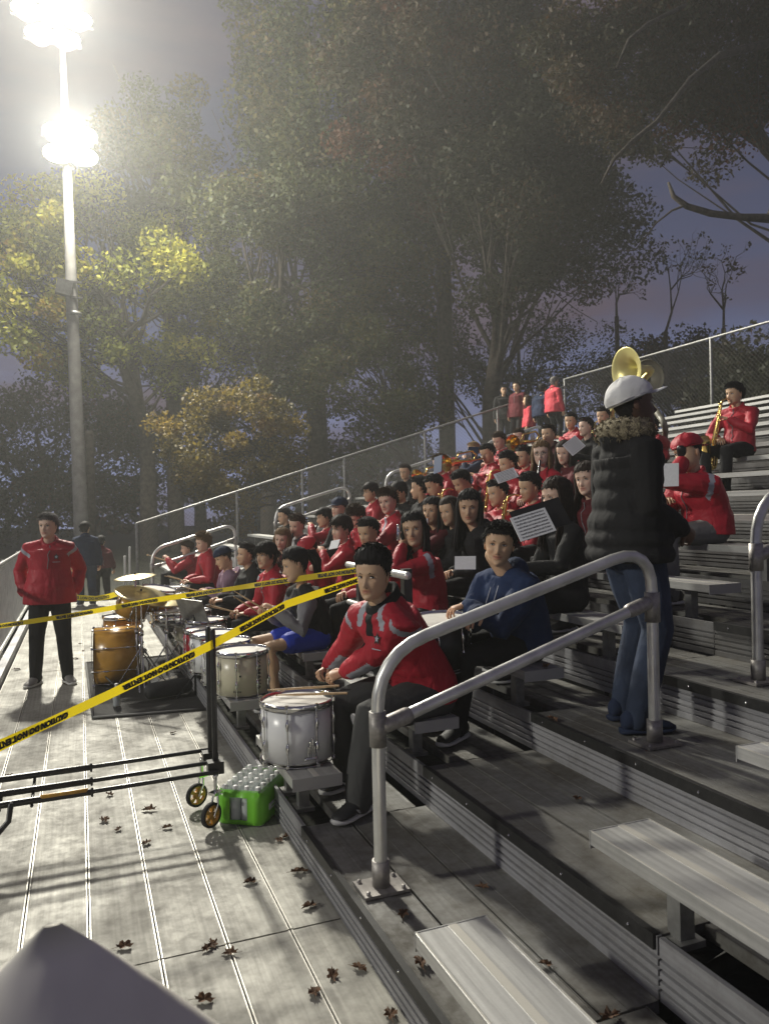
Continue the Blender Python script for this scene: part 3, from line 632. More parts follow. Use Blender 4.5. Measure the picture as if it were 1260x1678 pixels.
def person(sp):
    """sp: dict(label, loc, yaw, sit, H (head centre, local), look (head yaw rel. world), pitch, ...)"""
    lod = sp.get('lod', 1); seed = sp.get('seed', 1); rs = np.random.default_rng(seed); fem = sp.get('fem', 0)
    yaw = sp['yaw']; t = thing('person', sp['loc'], R(yaw), sp['label'], 'person', sp.get('group'))
    H = np.array(sp['H'], float); lk = sp.get('look', yaw) - yaw; tilt = sp.get('tilt', 0)
    Rh = rot('z', lk) @ rot('y', sp.get('pitch', 0)) @ rot('x', tilt); hs = sp.get('hs', 1.) * (1.04 if fem else 1.02)
    sit = sp.get('sit', True); SC = sp.get('sc', 1.)
    sk = SKIN[sp.get('skin', 'tan')]
    sh = (.195 if not fem else .168) * SC; seg = 14 if lod == 0 else 8
    neck = H + Rh @ np.array([-.012, 0, -.10]) * hs; nb = H + np.array([-.045, 0, -.165]) * hs + np.array([0, 0, -.0]); 
    pel = np.array([0, 0, .10 if sit else .93 * SC])
    if 'nb' in sp: nb = np.array(sp['nb'])
    mid = pel * .5 + nb * .5 + np.array([-.035 if sit else .0, 0, 0])
    # shoulders turned with the torso twist
    tw = R(sp.get('twist', 0)); sd = np.array([-math.sin(tw), math.cos(tw), 0])
    drop = sp.get('drop', .060)
    shl = {s: nb + sd * s * (sh - .012) + np.array([.0, 0, -drop]) for s in (1, -1)}
    hips = {s: pel + np.array([0, s * .09, -.01]) for s in (1, -1)}
    floor = sp.get('floor', -.43 if sit else 0)
    # arms
    ARM = sp.get('arms') or ({1: (.34, .13, .16), -1: (.34, -.13, .16)} if sit else {1: (.05, .27, .80 * SC), -1: (.05, -.27, .80 * SC)})
    el, wr = {}, {}
    for s in (1, -1):
        pole = sp.get('pole', {}).get(s, (-.5, s * .55, -.8) if sit else (-1, s * .3, -.2)); el[s], wr[s] = ik(shl[s], ARM[s], .285 * SC, .25 * SC, pole)
    LEG = sp.get('legs') or {}
    kn, an = {}, {}
    for s in (1, -1):
        if sit:
            ft = np.array(LEG.get(s, (.40 + rs.uniform(-.05, .05), s * (.13 + rs.uniform(-.02, .03)), floor))) + np.array([0, 0, .085])
            kn[s], an[s] = ik(hips[s], ft, .43, .41, (1, s * .15, 1.2))
        else:
            ft = np.array(LEG.get(s, (.0, s * .11, floor))) + np.array([0, 0, .085 * SC]); kn[s], an[s] = ik(hips[s], ft, .43 * SC, .43 * SC, (1, s * .05, 0))
    tor = lambda k, dz=0: None
    # --- body (one continuous skin mesh: trunk, limbs, neck, plus head and hands)
    g = G(); ch = nb * .7 + mid * .3
    g.tube([pel + [0, 0, -.03], pel, mid, ch, nb + [0, 0, -.03]], [(.12, .09), (.13, .095), (.115, .085), (.14, .09), (.08, .05)], 12, ref=(1, 0, 0))
    g.tube([nb + [-.01, 0, -.06], nb, neck, neck + nrm(neck - nb) * .05], [.068, .056, .052, .050] if not fem else [.058, .047, .044, .044], 12)
    for s in (1, -1):
        g.tube([nb + [0, 0, -.045], shl[s] + [0, 0, -.01]], [.038, .036], 10); g.tube([shl[s] + [0, 0, -.01], el[s], wr[s]], [.036, .031, .024], 10)
        bare = sp.get('bare'); g.tube([hips[s], kn[s], an[s], an[s] + [0, 0, -.03]], [.082, .058, .037, .036] if bare else [.07, .05, .035, .034], 10)
        if bare: g.tube([kn[s] * .75 + an[s] * .25 + [-.01, 0, 0], kn[s] * .6 + an[s] * .4 + [-.014, 0, 0]], [.052, .05], 10)
    V, NN, F = remesh(g, .011 if lod == 0 else .016, 3)
    b = G(); b.add(V, F)
    nbody = len(V)
    X, C, PH = HG[(lod, 1 if sp.get('smile') else 0)]; nz, nf = X.shape[:2]
    b.add((X.reshape(-1, 3) * hs) @ Rh.T + H, grid_faces(nz, nf)); nhead = nz * nf
    for s in (1, -1):   # ears
        c = H + Rh @ (np.array([-.006, s * .0735, -.008]) * hs); g0 = len(b.V)
        M3 = Rh @ rot('z', s * 22) @ rot('y', -12); b.ball(c, (.017 * hs, .0065 * hs, .031 * hs), 8, 0, M3); b.ball(c + M3 @ np.array([-.004, s * .005, .003]), (.015 * hs, .005 * hs, .026 * hs), 8, 0, M3)
    HD = sp.get('hands') or {}
    for s in (1, -1):
        if HD.get(s) == 'none': continue
        fd = nrm(wr[s] - el[s]); h = HD.get(s) or {}
        d = h.get('d', nrm(fd + np.array([.1, -s * .15, -.1]))); nn = h.get('n', (0, -s * .3, -1) if sit else (0, -s, 0))
        hand_geo(b, wr[s] + fd * .015, d, nn, h.get('curl', 35), h.get('side', s if not sit else -s) , 7 if lod == 0 else 5, .95 if not fem else .85, curls=h.get('curls'))
    me = b.mesh('body', sk); ca = me.color_attributes.new('tone', 'FLOAT_COLOR', 'POINT'); CC = np.ones((len(b.V), 4)); CC[nbody:nbody + nhead, :3] = C.reshape(-1, 3)
    CC[nbody + nhead:, :3] = (.97, .88, .86); ca.data.foreach_set('color', CC.ravel().astype(np.float32)); link('body', me, t)
    # --- eyes, brows
    for s in (1, -1):
        e = G(); ec = np.array([.0745, s * .031, .002]); e.ball(H + Rh @ (ec * hs), (.0085, .0135 * hs, .0058 * hs if not sp.get('smile') else .0042), 10, 0, Rh)
        gz = sp.get('gaze', 0); e.ball(H + Rh @ ((ec + [.0052, gz * .004, .0003]) * hs), (.0042, .0054, .0052 if not sp.get('smile') else .0042), 8, 1, Rh)
        e.tube([H + Rh @ (np.array(q) * hs) for q in ((.0745, s * .018, .004), (.0835, s * .026, .0085), (.0830, s * .036, .0085), (.0745, s * .0455, .0035))], [.0012, .0022, .0024, .0014], 5, 2)
        e.build('eye', ['eyewhite', 'iris', 'iris'], t)
        if lod == 0 or sp.get('brow'):
            e = G(); e.tube([H + Rh @ (np.array(q) * hs) for q in ((.0885, s * .014, .0195), (.0885, s * .026, .0245), (.082, s * .037, .0250), (.0735, s * .047, .0195))], [(.0018, .0030), (.0022, .0040), (.0020, .0034), (.001, .0014)], 6, 0); e.build('eyebrow', HAIR['black' if sp.get('hair') in ('black', 'dark') else 'brown'], t)
    # --- hair
    st = sp.get('style', 'short')
    if sp.get('cap') and st in ('short', 'quiff', 'mop'): st = 'under'
    if st != 'none': hair_geo(st, lod, Rh * hs, H, seed, sp.get('thick', .012) if not sp.get('cap') else .003, bool(sp.get('cap'))).build('hair', HAIR[sp.get('hair', 'black')], t)
    if sp.get('cap'):
        kind, mat = sp['cap']; cg = G(); Xc = HG[(1, 0)][0]; nzc, nfc = Xc.shape[:2]; PHc = HG[(1, 0)][2]; tlt = sp.get('capline', .040) if kind != 'beanie' else .028; Rh = Rh @ rot('y', sp.get('captilt', 0)); hs = hs * sp.get('capsc', 1)
        mask = Xc[..., 2] > tlt; nv = Xc / np.linalg.norm(Xc, axis=-1, keepdims=True); S = Xc + nv * (.016 + .003 * np.sin(PHc * 6) + .002 * np.sin(PHc * 15 + Xc[..., 2] * 90))[..., None]
        cg.add(S.reshape(-1, 3) @ Rh.T * hs + H, grid_faces(nzc, nfc, mask)); cg.ball(H + Rh @ (np.array([-.004, 0, .137]) * hs), .008, 6)
        ring = [(math.cos(a) * (.105 if math.cos(a) < 0 else .102), math.sin(a) * .089, tlt + .004) for a in np.linspace(0, 2 * math.pi, 20, endpoint=False)]
        cg.tube([H + Rh @ (np.array(q) * hs) for q in ring], [(.003, .008)] * 20, 5, closed=True, ref=Rh @ np.array([0, 0, 1.])); cp = cg.build('cap', mat, t)
        if kind in ('front', 'back'):
            dr = 1 if kind == 'front' else -1; bg_ = G(); V = []; F = []; na = 13
            for lay in (0, 1):
                for j, ex in enumerate((0, .035, .062, .075)):
                    for i, a in enumerate(np.linspace(-62, 62, na)):
                        ar = R(a); x = dr * (math.cos(ar) * .100 + ex * math.cos(ar * .8)); y = math.sin(ar) * (.085 - ex * .12); V.append((x, y, tlt + .002 - ex * .12 * dr * (1 if dr > 0 else -1) - .10 * (y ** 2) * (1 + ex * 60) - lay * .004))
            for lay in (0, 1):
                for j in range(3):
                    for i in range(na - 1): q = lay * 4 * na + j * na + i; F.append((q, q + 1, q + na + 1, q + na))
            for i in range(na - 1): F.append((3 * na + i, 3 * na + i + 1, 7 * na + i + 1, 7 * na + i))
            bg_.add([H + Rh @ (np.array(v) * hs) for v in V], F); bg_.build('brim', mat, t)
    if sp.get('glasses'):
        gg = G()
        for s in (1, -1):
            gg.tube([H + Rh @ np.array([.094, s * .032 + .021 * math.cos(a), .0 + .016 * math.sin(a)]) for a in np.linspace(0, 2 * math.pi, 12, endpoint=False)], .0016, 4, closed=True); gg.tube([H + Rh @ np.array(q) for q in ((.092, s * .052, .004), (.02, s * .076, .004))], .0014, 4)
        gg.tube([H + Rh @ np.array(q) for q in ((.096, -.011, .002), (.096, .011, .002))], .0015, 4); gg.build('glasses', 'blackplastic', t)
    # --- jacket / top
    jm = sp.get('top', 'red'); j = G(); q = sp.get('bulk', 1.06) * (.93 if fem else 1.)
    hem = pel + np.array([-.01, 0, -.035 if sit else -.09 * SC]); hw = 1. if sit else 1.16 
    refs = (1, 0, 0)
    torso = [hem, pel + [-.01, 0, .06], mid, ch + [.01, 0, 0], nb + [.0, 0, -.06], nb + [0, 0, -.015]]
    rads = [(.186 * q * hw, .142 * q * hw), (.176 * q * hw, .138 * q * hw), (.165 * q, .125 * q), (.180 * q, .125 * q), (.150 * q, .088 * q), (.085 * q, .062 * q)]
    rads = [(a * (1 if fem == 0 else .95), b_) for a, b_ in rads]
    if sp.get('quilt'):
        # horizontally quilted puffer: bulging tubes
        T_ = []; R_ = []; n_ = 40
        for i in range(n_):
            f = i / (n_ - 1) * (len(torso) - 1); a = int(min(f, len(torso) - 2)); w = f - a; T_.append(np.asarray(torso[a]) * (1 - w) + np.asarray(torso[a + 1]) * w); k_ = .97 + .085 * abs(math.sin(i * math.pi / 4)); R_.append(tuple((rads[a][c] * (1 - w) + rads[a + 1][c] * w) * k_ for c in (0, 1)))
        torso, rads = T_, R_
    refv = np.cross(sd, [0, 0, 1.]) ; refv = refv if refv[0] > 0 else -refv
    j.tube(torso, rads, 20 if lod == 0 else 14, ref=refv, round_=False)
    sl = sp.get('sleeve', 1)
    for s in (1, -1):
        if sl:
            e1, w1 = el[s], wr[s]; m1 = shl[s] * .5 + e1 * .5; m2 = e1 * .5 + w1 * .5; k = q
            j.tube([nb * .55 + shl[s] * .45 + [0, 0, -.01], shl[s] + [0, 0, -.004], m1, e1, m2, w1 - nrm(w1 - e1) * .015, w1], [.064 * k, .070 * k, .064 * k, .056 * k, .054 * k, .044 * k, .036 * k], 12 if lod == 0 else 8)
    colr = sp.get('collar', 'stand'); up = nrm(neck - nb)
    cr = .066 if not fem else .06; f_ = nrm(np.cross(sd, up)); f_ = f_ if f_[0] > 0 else -f_
    ringp = lambda r_, h_, back=0.: [nb + up * (h_ - .02 * math.cos(a)) + (f_ * math.cos(a) * 1.05 + sd * math.sin(a)) * r_ + f_ * back for a in np.linspace(0, 2 * math.pi, 14, endpoint=False)]
    if colr == 'stand':
        j.tube(ringp(cr, -.01), .024, 8, closed=True); j.tube(ringp(cr + .003, .018), .017, 8, closed=True); j.tube(ringp(cr + .006, .038), .013, 8, closed=True)
    elif colr == 'hood':
        j.tube(ringp(cr + .012, -.008), .032, 8, closed=True); j.ball(nb - f_ * .085 + [0, 0, -.035], (.055, .105, .085), 12)
    else: j.tube(ringp(cr, -.015), .016, 8, closed=True)
    V, NN, F = remesh(j, .0095 if lod == 0 else .016, 2)
    # cloth folds: ridged noise, stronger at the elbows, armpits and waist
    w = np.full(len(V), .35)
    for s in (1, -1):
        for c, rr_ in ((el[s], .12), (shl[s] + [0, 0, -.08], .12)): w += 1.1 * np.exp(-np.sum((V - c) ** 2, 1) / rr_ ** 2)
    w += .8 * np.exp(-((V[:, 2] - (pel[2] + .05)) / .10) ** 2)
    Vs = V.copy(); Vs[:, 2] *= 1.5
    if not sp.get('quilt'): V = V + NN * (vnoise(Vs, 11, seed) * .017 * w + vnoise(Vs, 24, seed + 3) * .007 * w)[:, None]
    jj = G(); jj.add(V, F); mats = [jm]; I = np.zeros(len(F), int)
    fc = np.array([V[list(f)].mean(0) for f in F]) if (sp.get('stripe') or sp.get('sleevemat') or sp.get('inner')) else None
    if sp.get('stripe') and fc is not None:
        mats.append('greycloth')
        for s in (1, -1):
            ax = nrm(el[s] - shl[s]); rel = fc - shl[s]; tt = rel @ ax; per = np.linalg.norm(rel - tt[:, None] * ax, axis=1)
            lateral = rel @ (sd * s)
            I[(tt > -.005) & (tt < .034) & (per > .02) & (per < .115) & (lateral > -.01)] = 1
            # under-sleeve stripe
            ax2 = nrm(wr[s] - el[s]); rel2 = fc - el[s]; t2 = rel2 @ ax2; pv = rel2 - t2[:, None] * ax2; pn = np.linalg.norm(pv, axis=1) + 1e-6
            dn = pv @ np.array([0, 0, -1.]) / pn
            I[(t2 > .02) & (t2 < .22) & (pn < .075) & (dn > .45)] = 1
        rel = fc - nb; ang = np.abs(rel @ sd); fwd = rel @ f_
        if sp.get('yoke'): I[(rel[:, 2] > -.10) & (rel[:, 2] < .03) & (ang > .05 - rel[:, 2] * .3) & (ang < .095 - rel[:, 2] * .3) & (fwd > -.03)] = 1
    if sp.get('sleevemat') and fc is not None:
        mats.append(sp['sleevemat']); mi = len(mats) - 1
        for s in (1, -1):
            dd = np.minimum(_segd(fc, shl[s] + (el[s] - shl[s]) * .25, el[s]), _segd(fc, el[s], wr[s])); I[dd < .078] = mi
    if sp.get('inner') and fc is not None:
        mats.append(sp['inner']); rel = fc - nb; I[((rel @ f_) > .0) & (np.abs(rel @ sd) < .028) & (rel[:, 2] > -.14)] = len(mats) - 1
    if sp.get('quilt') and lod == 0:
        mats.append('quilt'); fc = np.array([V[list(f)].mean(0) for f in F]); rel = fc - nb; I[((rel @ f_) < -.065) & (rel[:, 2] < -.08)] = len(mats) - 1
    jj.I = list(I); jj.build(sp.get('topname', 'jacket'), mats, t)
    VJ = V.copy(); latv = (VJ - nb) @ sd; fwv = (VJ - nb) @ f_
    def surf(side, z, tol=.02):
        k = np.abs(latv - side) < tol; k &= np.abs(VJ[:, 2] - z) < tol; k &= fwv < .26
        return None if not k.any() else VJ[k][np.argmax(fwv[k])]
    if jm in ('red', 'maroon', 'pink') and sp.get('topname') is None and not sp.get('inner'):
        zp = [surf(0, z) for z in np.linspace(nb[2] - .01, pel[2] + (.10 if sit else .0), 12)]; zp = [q_ + f_ * .002 for q_ in zp if q_ is not None]
        if len(zp) > 3: G().tube(zp, .0042, 5).build('zip', 'greysleeve', t)
    # --- trousers
    pg = G(); pm = sp.get('pants', 'blackcloth'); kq = sp.get('pq', 1.)
    pg.tube([pel + [-.01, -.07, -.01], pel + [-.01, .07, -.01]], [.118 * kq, .118 * kq], 12); 
    if not sit: pg.tube([pel + [0, 0, .08], pel + [0, 0, -.05]], [(.15, .11), (.155, .12)], 12, ref=(1, 0, 0))
    for s in (1, -1):
        if sp.get('bare'): kk = hips[s] * .42 + kn[s] * .58; pg.tube([hips[s], kk], [.105, .088], 12); continue
        sh_ = kn[s] * .45 + an[s] * .55
        pg.tube([hips[s], hips[s] * .5 + kn[s] * .5, kn[s] + (kn[s] - an[s]) * .01, sh_, an[s] + [0, 0, .02], an[s] + [0, 0, -.02]], [.100 * kq, .090 * kq, .070 * kq, .066 * kq, .056 * kq, .054 * kq], 12)
    V, NN, F = remesh(pg, .011 if lod == 0 else .017, 2)
    w = np.full(len(V), .3)
    for s in (1, -1):
        for c in (kn[s], hips[s], an[s]): w += 1. * np.exp(-np.sum((V - c) ** 2, 1) / .01)
    V = V + NN * (vnoise(V, 11, seed + 5) * .010 * w)[:, None]; G().add(V, F).build('shorts' if sp.get('bare') else 'trousers', pm, t)
    # --- shoes
    for s in (1, -1):
        fy = sp.get('feet', {}).get(s, s * 8); shoe(t, an[s] + np.array([0, 0, -.085]), rot('z', fy) , sp.get('shoe', 'shoeblack'), sp.get('sole', 'sole'), lod, sp.get('swoosh', False), s)
    sp['_'] = dict(surf=surf, root=t, wr=wr, el=el, nb=nb, shl=shl, f=f_, sd=sd, kn=kn); return t
def _segd(p, a, b):
    ab = b - a; tt = np.clip(((p - a) @ ab) / (ab @ ab), 0, 1); return np.linalg.norm(p - (a + tt[:, None] * ab), axis=1)
def shoe(t, base, M3, mat, sole, lod, swoosh, s):
    def ringset(tab, n=14):
        V = []; F = []
        for (x, w, z0, z1) in tab:
            for k in range(n):
                a = 2 * math.pi * k / n; V.append((x, w * math.cos(a), (z0 + z1) / 2 + (z1 - z0) / 2 * math.sin(a)))
        m = len(tab)
        for i in range(m - 1):
            for k in range(n): F.append((i * n + k, i * n + (k + 1) % n, (i + 1) * n + (k + 1) % n, (i + 1) * n + k))
        F += [tuple(range(n))[::-1], tuple((m - 1) * n + k for k in range(n))]; return V, F
    up = [(-.085, .012, .03, .06), (-.080, .030, .02, .10), (-.05, .040, .018, .125), (-.005, .043, .018, .125), (.04, .043, .018, .098), (.09, .048, .018, .072), (.135, .047, .018, .060), (.165, .036, .02, .050), (.182, .012, .025, .038)]
    V, F = ringset(up); g = G(); g.add(np.array(V) @ M3.T + base, F); sh = g.build('shoe', mat, t)
    so = [(-.095, .015, .004, .035), (-.088, .036, .0, .034), (-.04, .043, .0, .030), (.04, .045, .0, .027), (.10, .052, .0, .028), (.15, .049, .002, .030), (.178, .034, .006, .036), (.190, .012, .012, .038)]
    V, F = ringset(so, 12); V = np.array(V); V[:, 2] = np.clip(V[:, 2], 0.001, .034); g = G(); g.add(V @ M3.T + base, F); g.build('sole', sole, sh)
    if swoosh:
        for q in (1, -1):
            pts = [(.075, .0, .060), (.045, .0, .040), (.01, 0, .036), (-.02, 0, .046), (-.055, 0, .082)]; wd = [.002, .009, .009, .006, .001]; V = []
            for (x, _, z), w in zip(pts, wd):
                for z_ in (z - w, z + w): V.append((x, q * (.0455 - .012 * abs(z - .06) / .04 + .0035), z_))
            F = [(2 * i, 2 * i + 1, 2 * i + 3, 2 * i + 2) for i in range(4)]; g = G(); g.add(np.array(V) @ M3.T + base, F, 0, False); g.build('side_stripe', 'sole', sh)
# ================================================================ the band and the people around it
BAND = 'band members seated in the bleachers'
POSES = {
    'lap': dict(arms={1: (.33, .12, .17), -1: (.34, -.12, .17)}),
    'lap2': dict(arms={1: (.26, .05, .18), -1: (.27, -.03, .19)}),
    'play': dict(arms={1: (.24, .03, .50), -1: (.30, -.03, .36)}, pole={1: (-.2, 1, -.8), -1: (-.2, -1, -.8)}),
    'read': dict(arms={1: (.36, .13, .34), -1: (.34, -.12, .30)}),
    'sax': dict(arms={1: (.22, .05, .42), -1: (.24, -.10, .22)}, pole={1: (-.2, 1, -.6), -1: (-.3, -1, -.5)}),
    'face': dict(arms={1: (.20, .03, .62), -1: (.30, -.06, .30)}, pole={1: (.2, .7, -1), -1: (-.2, -.8, -.8)}),
}
KID = {}
def seat(key, px, py, k, label, xo=.10, yaw=180, pose='lap', hipx=.15, **kw):
    js = np.random.default_rng(sum(map(ord, key)) * 7 + px); kw.setdefault('tilt', js.uniform(-8, 8)); kw['pitch'] = kw.get('pitch', 2) + js.uniform(-4, 7); kw.setdefault('bulk', js.uniform(1.0, 1.18)); yaw = yaw + js.uniform(-11, 11) if yaw == 180 else yaw
    P_ = atX(px, py, SX(k) + xo); yhip = P_[1] + kw.pop('dy', 0.)
    if abs(yaw - 180) > 1: yhip = P_[1] - math.sin(R(yaw)) * .06
    loc = np.array([SX(k) + hipx, yhip, SZ(k)]); H = rot('z', -yaw) @ (P_ - loc)
    sp = dict(label=label, loc=loc, yaw=yaw, H=H, group=BAND, seed=abs(hash(key)) % 1 + sum(map(ord, key)) , **{**POSES[pose], **kw})
    person(sp); sp['P'] = P_; sp['loc'] = loc; KID[key] = sp; return sp
def loc2(sp, p): return rot('z', -sp['yaw']) @ (np.asarray(p) - sp['loc'])
def w_of(sp, v): return rot('z', sp['yaw']) @ np.asarray(v) + sp['loc']

# -- the drummer in the foreground
P_ = atX(612, 943, 1.42); loc = np.array([1.72, 3.86, .60]); yaw = 196
l_ = lambda p: rot('z', -yaw) @ (np.asarray(p) - loc)
kid = dict(label='teen drummer in red jacket behind the white snare drum, staring toward the camera', loc=loc, yaw=yaw, look=222, pitch=4, H=l_(P_), lod=0, style='quiff', thick=.017, hs=1.03,
    stripe=1, yoke=1, inner='blackcloth', collar='hood', pants='char', swoosh=1, bulk=1.2, seed=11, group=BAND, gaze=1.2, feet={1: 14, -1: 4}, pq=1.24,
    legs={-1: l_((1.34, 4.02, .17)), 1: l_((1.27, 3.64, .17))}, floor=-.43,
    arms={-1: l_(atX(530, 1105, 1.34)), 1: l_(atX(548, 1118, 1.30))}, pole={1: (-.3, .7, -.9), -1: (-.2, -.8, -.8)},
    hands={1: dict(d=(.8, -.35, -.15), n=(-.1, -.5, -.85), curl=48, side=-1), -1: dict(d=(.8, .2, -.2), n=(0, .4, -.85), curl=48, side=1)})
person(kid); kid['loc'] = loc; KID['kid'] = kid
_k = kid['_']; nb, f, sd = _k['nb'], _k['f'], _k['sd']; g = G()
for rr, hh, th in ((.074, .030, .022), (.072, .055, .016)):
    g.tube([nb + [0, 0, hh - .03 * math.cos(a) * (1 if rr < .09 else 1.6)] + (f * math.cos(a) * 1.05 + sd * math.sin(a)) * rr - f * .012 for a in np.linspace(0, 2 * math.pi, 16, endpoint=False)], th, 8, closed=True)
g.ball(nb - f * .095 + [0, 0, -.02], (.05, .09, .07), 12)
V_, N_, F_ = remesh(g, .009, 3); g = G(); g.add(V_ + N_ * (vnoise(V_, 20, 4) * .006)[:, None], F_); g.build('hood', 'blackcloth', _k['root'])
# emblem on his jacket: small pale badge with a line of lettering under it
def emblem(sp, side, up, scale=1., off=.125):
    nb, f, sd = sp['_']['nb'], sp['_']['f'], sp['_']['sd']; c = sp['_']['surf'](side, nb[2] + up, .015); c = (nb + f * off + sd * side + np.array([0, 0, up]) if c is None else c) + f * .006; g = G(); upv = nrm(np.array([0, 0, 1.]) - f * .15); s = scale
    pt = lambda a, b, o=0: c + sd * a * s + upv * b * s + f * o
    g.add([pt(*q) for q in ((-.030, -.045), (-.026, -.047), (.030, -.046), (.030, -.043), (-.030, -.042))], [(0, 1, 2, 3, 4)], 0, False)
    star = [pt((.026 if i % 2 == 0 else .012) * math.cos(R(90 + i * 36)), (.030 if i % 2 == 0 else .013) * math.sin(R(90 + i * 36)), .002) for i in range(10)]
    g.add(star, [tuple(range(10))], 1, False)
    g.add([pt((.013 if i % 2 == 0 else .007) * math.cos(R(90 + i * 36)), (.015 if i % 2 == 0 else .007) * math.sin(R(90 + i * 36)), .004) for i in range(10)], [tuple(range(10))], 0, False)
    g.build('emblem', ['greycloth', 'ink'], sp['_']['root'])

# -- the smiling boy in the blue hoodie
P_ = atX(818, 892, SX(2) + .02); loc = np.array([SX(2) + .17, P_[1] + .05, SZ(2)]); yaw = 190
bl = dict(label='smiling boy in a blue hoodie with one hand on a snare drum', loc=loc, yaw=yaw, look=236, pitch=2, tilt=-6, H=l_(P_), lod=0, style='short', hs=1.02, smile=1, gaze=-.6, collar='hood', top='blue', topname='hoodie', pants='blackcloth', bulk=1.2, seed=21, group=BAND, feet={1: 20, -1: -4},
    legs={1: l_((2.02, 4.12, .37)), -1: l_((1.98, 3.92, .37))}, arms={1: l_(atX(792, 1005, 2.08)), -1: l_(atX(778, 1012, 2.0))}, pole={1: (-.2, 1, -.8), -1: (-.3, -1, -.7)}, hands={-1: dict(d=(.9, .2, -.35), n=(0, 0, -1), curl=22, side=1), 1: dict(d=(.9, -.3, -.2), n=(0, 0, -1), curl=30, side=-1)}, sole='sole')
loc_b = loc
l_ = lambda p: rot('z', -yaw) @ (np.asarray(p) - loc)
bl['H'] = l_(P_); bl['legs'] = {-1: l_((2.03, 4.18, .37)), 1: l_((1.98, 3.94, .37))}; bl['arms'] = {-1: l_(atX(784, 1003, 2.06)), 1: l_((2.06, 3.93, 1.135))}
person(bl); bl['loc'] = loc; KID['bl'] = bl
# drawstrings
g = G(); f = bl['_']['f']; nb = bl['_']['nb']; sd = bl['_']['sd']
for s in (1, -1): g.tube([nb + f * .10 + sd * s * .03 + [0, 0, -.01], nb + f * .150 + sd * s * .032 + [0, 0, -.08], nb + f * .165 + sd * s * .030 + [0, 0, -.17]], .0035, 5)
g.build('drawstring', 'greycloth', bl['_']['root'])

# -- the standing man with the white cap
M['whitecloth'] = cloth('white_cap_cloth', (.72, .72, .71), .85, .5)
P_ = atX(1048, 664, 2.66); loc = np.array([2.60, P_[1] + .02, .57]); yaw = -8
zz = P_[2] - .57
wc = dict(label='person in white cap and dark quilted jacket with fur collar, standing in the near aisle', loc=loc, yaw=yaw, look=-20, sit=False, H=(.03, 0, zz), lod=0, style='short', skin='brown', hs=1.04, sc=zz / 1.63, cap=('front', 'whitecloth'), top='blackcloth', topname='puffer_jacket', quilt=1, bulk=1.20, pants='denim', pq=1.12, seed=31, collar='hood', shoe='navy', sole='navy', pitch=-6, captilt=-16, capline=.028, capsc=1.06,
    arms={1: (.20, .16, 1.02), -1: (.20, -.14, 1.0)}, legs={1: (.02, .13, 0), -1: (-.05, -.12, 0)})
person(wc); wc['loc'] = loc; nb = wc['_']['nb']; f = wc['_']['f']; sd = wc['_']['sd']
# fur hood lying on his back, grey quilted back panel
g = G(); rs = np.random.default_rng(3)
arc = [nb + f * (-.11 * math.cos(a) + .02) + sd * math.sin(a) * .135 + np.array([0, 0, .045 - .05 * math.cos(a)]) for a in np.linspace(-1.9, 1.9, 13)]
g.tube(arc, [.035] + [.060] * 11 + [.035], 12)
V = np.array(g.V); 
for _ in range(1900):
    i = rs.integers(len(V)); c = V[i]; o = rs.normal(size=3); o[2] -= .6; o = nrm(o + nrm(c - nb) * .8); g.tube([c - o * .005, c + o * .010, c + o * .017 + [0, 0, -.006]], [.0032, .0026, .0005], 3, 0, cap=False)
g.build('fur_hood', 'fur', wc['_']['root'])


# -- man in red jacket on the walkway
P_ = atY(80, 862, 8.5)
m1 = dict(label='man in a red zip jacket standing on the walkway with hands behind him', loc=(P_[0] + .0, 8.52, 0), yaw=268, look=245, sit=False, H=(.02, 0, P_[2]), sc=P_[2] / 1.64, lod=0, style='short', hair='grey', skin='fair', stripe=1, pants='blackcloth', bulk=1.18, pq=1.05, seed=41, arms={1: (-.05, .25, .93), -1: (-.05, -.25, .93)}, pole={1: (-1, .6, 0), -1: (-1, -.6, 0)}, legs={1: (.02, .15, 0), -1: (.0, -.15, 0)}, shoe='shoegrey', feet={1: 20, -1: -25}, thick=.010, hs=1.02)
person(m1); 
P_ = atY(140, 866, 15.7); person(dict(label='person in a navy jacket and jeans seen from behind at the end of the walkway', loc=(P_[0], 15.7, 0), yaw=95, look=70, sit=False, H=(.02, 0, P_[2]), sc=P_[2] / 1.64, style='short', hair='black', top='navy', pants='denim', bulk=1.3, pq=1.2, seed=42))
P_ = atY(166, 886, 17.6); person(dict(label='person in a maroon jacket beyond the walkway, half hidden behind the navy jacket', loc=(P_[0], 17.6, -.02), yaw=100, look=80, sit=False, H=(.02, 0, P_[2]), sc=P_[2] / 1.64, style='short', hair='black', top='maroon', pants='blackcloth', bulk=1.25, pq=1.2, seed=43))
# -- people standing at the very top
for i, (px, py, lab, top, look, st, hr) in enumerate(((825, 640, 'person in dark clothes standing leftmost in the small group at the top', 'blackcloth', 250, 'short', 'black'), (847, 634, 'second from left in the standing group at the top, dark jacket and brown hair', 'maroon', 200, 'short', 'brown'), (865, 656, 'person in a bright pink-red top standing at the top of the bleachers', 'pink', 150, 'long', 'brown'), (888, 637, 'person in a dark navy coat seen from behind at the top of the bleachers', 'navy', 30, 'short', 'black'), (907, 626, 'grey haired person in a red coat, rightmost of the standing group at the top', 'pink', 10, 'short', 'grey'))):
    P_ = atX(px, py, 10.62); zf = DZ(15) if P_[2] < 4.5 else DZ(16); xx = 10.62
    person(dict(label=lab, loc=(xx, P_[1], zf), yaw=look, look=look, sit=False, H=(.02, 0, P_[2] - zf), sc=(P_[2] - zf) / 1.64, style=st, hair=hr, top=top, pants='blackcloth', seed=50 + i, bulk=1.2, group='people standing at the top of the bleachers', fem=1 if st == 'long' else 0))

